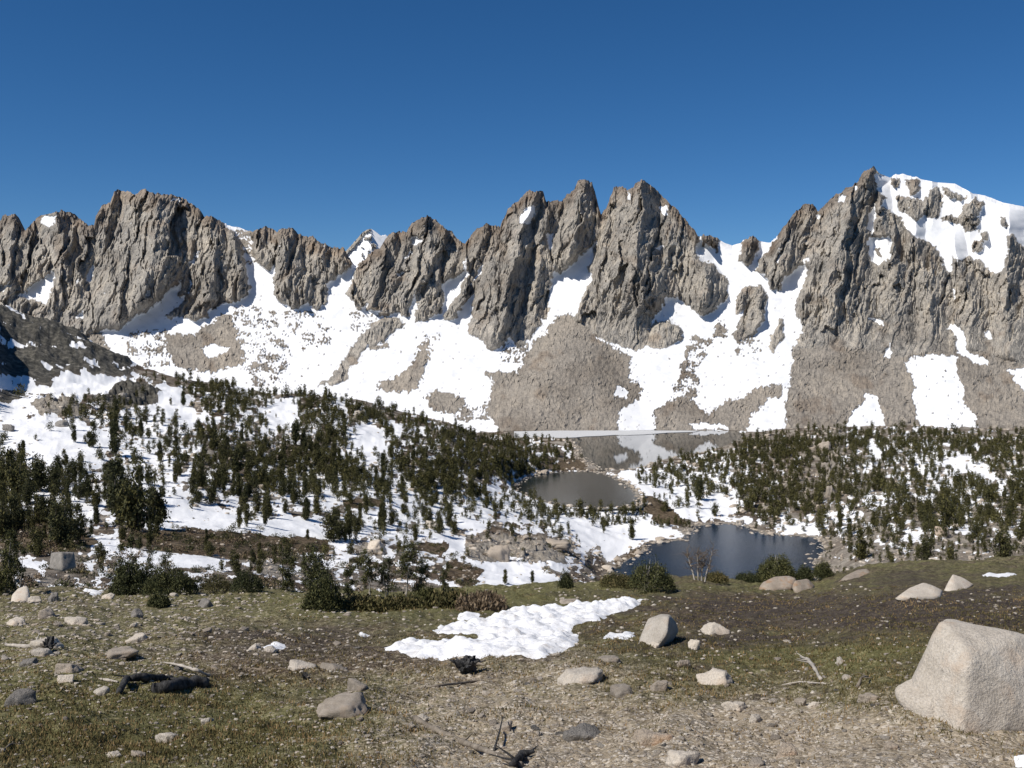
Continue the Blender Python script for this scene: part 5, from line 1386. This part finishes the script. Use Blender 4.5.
# dark roots: a tangle of snapped root stubs round a broken core
for x0, x1, y0, y1, lab, sd in [(451,484,655,679,'dark upturned root mass at the near edge of the largest snow patch',1), (40,58,632,655,'dark charred root clump among the pale stones at left',2), (300,312,672,682,'small dark root knot below the long low pale rock',3)]:
    r = np.random.RandomState(40 + sd); h = ground_of((x0 + x1) / 2, y1 - 2); m = h[1] / F
    w = (x1 - x0) / 2 * m; hh = (y1 - y0) * m
    V, Fc = rand_rock(4, 1500 + sd, 1.0, 20, 0.4, 9); V = V / np.abs(V).max(0) * np.array([w * 0.62, w * 0.5, hh * 0.45]); V[:, 2] += hh * 0.3
    o = mesh_np('tree_root', V, Fc, M['charred'], None, False); o.location = h; tag(o, lab, 'root')
    for i in range(16):
        a = r.uniform(0, 6.28); d = np.array([math.cos(a), math.sin(a) * 0.7, r.uniform(-0.1, 0.9)]); d /= np.linalg.norm(d)
        b0 = np.array([d[0] * w * 0.3, d[1] * w * 0.3, hh * 0.3]); L = w * r.uniform(0.5, 0.95)
        p1 = b0 + d * L * 0.5 + r.normal(0, 0.1 * w, 3); p2 = b0 + d * L + r.normal(0, 0.12 * w, 3); p2[2] = max(p2[2], -0.02)
        V, Fc = tube([b0, p1, p2], [w * 0.17, w * 0.11, w * 0.04], 6)
        mesh_np('root', V, Fc, M['charred'] if i % 4 else M['bark'], None, True, parent=o)
# brush covering the hollow beyond the rim
rng = np.random.RandomState(31)
bg_ = {'needles': Geo(), 'willow': Geo(), 'twigs': Geo()}
isrust = raster(VRUST)
cnt = 0; tries = 0
while cnt < 620 and tries < 9000:
    tries += 1
    px = rng.uniform(-60, 620) if rng.rand() < 0.8 else rng.uniform(800, 1080); py = rng.uniform(505, 596)
    if rng.rand() > (0.9 if isrust(px, py) else 0.22 if py > 545 else 0.06): continue
    if isclear(px, py): continue
    h = v_hit(px, py, 62)
    if h is None: continue
    H = rng.uniform(0.5, 1.5); W = H * rng.uniform(0.8, 1.8); n = 26
    t = rng.uniform(0, 6.28, n); rr = np.sqrt(rng.uniform(0, 1, n))
    pts = np.stack([h[0] + W * rr * np.cos(t), h[1] + W * rr * np.sin(t), h[2] + H * rng.uniform(0.1, 1, n) * np.sqrt(1 - rr ** 2 * 0.9)], 1)
    k = rng.choice(['needles', 'willow', 'twigs'], p=[0.45, 0.2, 0.35])
    V, Fc, A = needles(pts, 0.4, 5, 0.9); bg_[k].add(V, Fc, A); cnt += 1
for k, g in bg_.items():
    V, Fc, A = g.arrays()
    tag(mesh_np('brush', V, Fc, M[k], dict(var=A), False), 'low tangled brush in the hollow beyond the meadow rim', 'brush', kind='stuff')

# ================================================================== GRASS
rng = np.random.RandomState(77)
npts = 80000
gpx = rng.uniform(-160, 1180, npts); gpy = 588 + 182 * rng.uniform(0, 1, npts) ** 0.9
ok = np.ones(npts, bool)
u = uray(gpx, gpy); s = slope(gpy)
j = np.clip(np.round((u - NU[0]) / (NU[1] - NU[0])).astype(int), 0, len(NU) - 1)
iy = np.full(npts, -1)
rat = NZ / NY[:, None]
run = np.maximum.accumulate(np.where(NY[:, None] < 4, -9, rat), 0)
for jj in np.unique(j):
    k = np.nonzero(j == jj)[0]; q = np.searchsorted(run[:, jj], s[k]); iy[k] = np.where(q < len(NY), q, -1)
ok = iy > 0
Y = NY[iy]; ok &= (Y < 47)
X = u * Y; Z = rat[iy, j] * Y
gg_ = NG[iy, j]; gv_ = NV[iy, j]
pat = fbm(X / 1.3, Y / 1.6, 3, 201) * 0.5 + 0.5
ok &= rng.uniform(0, 1, npts) < np.clip(1.1 - gv_ * 1.8, 0.015, 1) * np.clip(pat * 1.5, 0.2, 1)
ok &= ~inpoly(SNOWPATCH, gpx, gpy)
X, Y, Z, gg_, pat = X[ok], Y[ok], Z[ok], gg_[ok], pat[ok]
n = len(X); per = 4
X = np.repeat(X, per) + rng.normal(0, 0.03, n * per); Y = np.repeat(Y, per) + rng.normal(0, 0.03, n * per); Z = np.repeat(Z, per)
hh = np.repeat((0.008 + 0.02 * rng.uniform(0, 1, n) ** 2) * (0.6 + 0.8 * pat), per) * rng.uniform(0.6, 1.2, n * per) * (1 + Y / 60)
ww = 0.003 + Y * 0.0003
a = rng.uniform(0, 6.28, n * per)
dx, dy = np.cos(a), np.sin(a)
lx, ly = rng.normal(0, 0.5, n * per) * hh, rng.normal(0, 0.5, n * per) * hh
V = np.stack([np.stack([X - dx * ww, Y - dy * ww, Z - 0.01], 1), np.stack([X + dx * ww, Y + dy * ww, Z - 0.01], 1), np.stack([X + lx, Y + ly, Z + hh], 1)], 1).reshape(-1, 3)
var = np.clip(np.repeat(rng.uniform(0.1, 0.8, n), per) + rng.uniform(-0.2, 0.3, n * per), 0, 1)
# taller straw-coloured tussocks here and there
TV = [V]; TA = [np.repeat(var, 3)]
for _ in range(700):
    px, py = rng.uniform(-100, 1120), rng.uniform(598, 768)
    if inpoly(SNOWPATCH, np.array([px]), np.array([py]))[0] or (px > 880 and 640 < py < 725): continue
    h = n_hit(min(max(px, -280), 1300), py)
    jg = int(np.clip(round((h[0] / h[1] - NU[0]) / (NU[1] - NU[0])), 0, len(NU) - 1))
    if rng.rand() < NV[min(int(np.searchsorted(NY, h[1])), len(NY) - 1), jg] * 1.05 - 0.1: continue
    k = 60; R = rng.uniform(0.08, 0.26) * (1 + h[1] / 40)
    x = h[0] + rng.normal(0, R * 1.3, k); y = h[1] + rng.normal(0, R * 0.7, k); z = n_z(x, y)
    hh2 = rng.uniform(0.015, 0.05, k); a2 = rng.uniform(0, 6.28, k); w2 = 0.004 + h[1] * 0.0004
    q = np.stack([np.stack([x - np.cos(a2) * w2, y - np.sin(a2) * w2, z - .01], 1), np.stack([x + np.cos(a2) * w2, y + np.sin(a2) * w2, z - .01], 1),
                  np.stack([x + rng.normal(0, .5, k) * hh2, y + rng.normal(0, .5, k) * hh2, z + hh2], 1)], 1).reshape(-1, 3)
    TV.append(q); TA.append(np.repeat(np.clip(rng.normal(rng.choice([0.3, 0.9], p=[0.35, 0.65]), 0.12, k), 0, 1), 3))
V = np.concatenate(TV); AA = np.concatenate(TA)
gr = mesh_np('grass', V, np.arange(len(V)).reshape(-1, 3), M['grass'], dict(var=AA), False)
tag(gr, 'short dry alpine grass over the foreground turf', 'grass', kind='stuff')
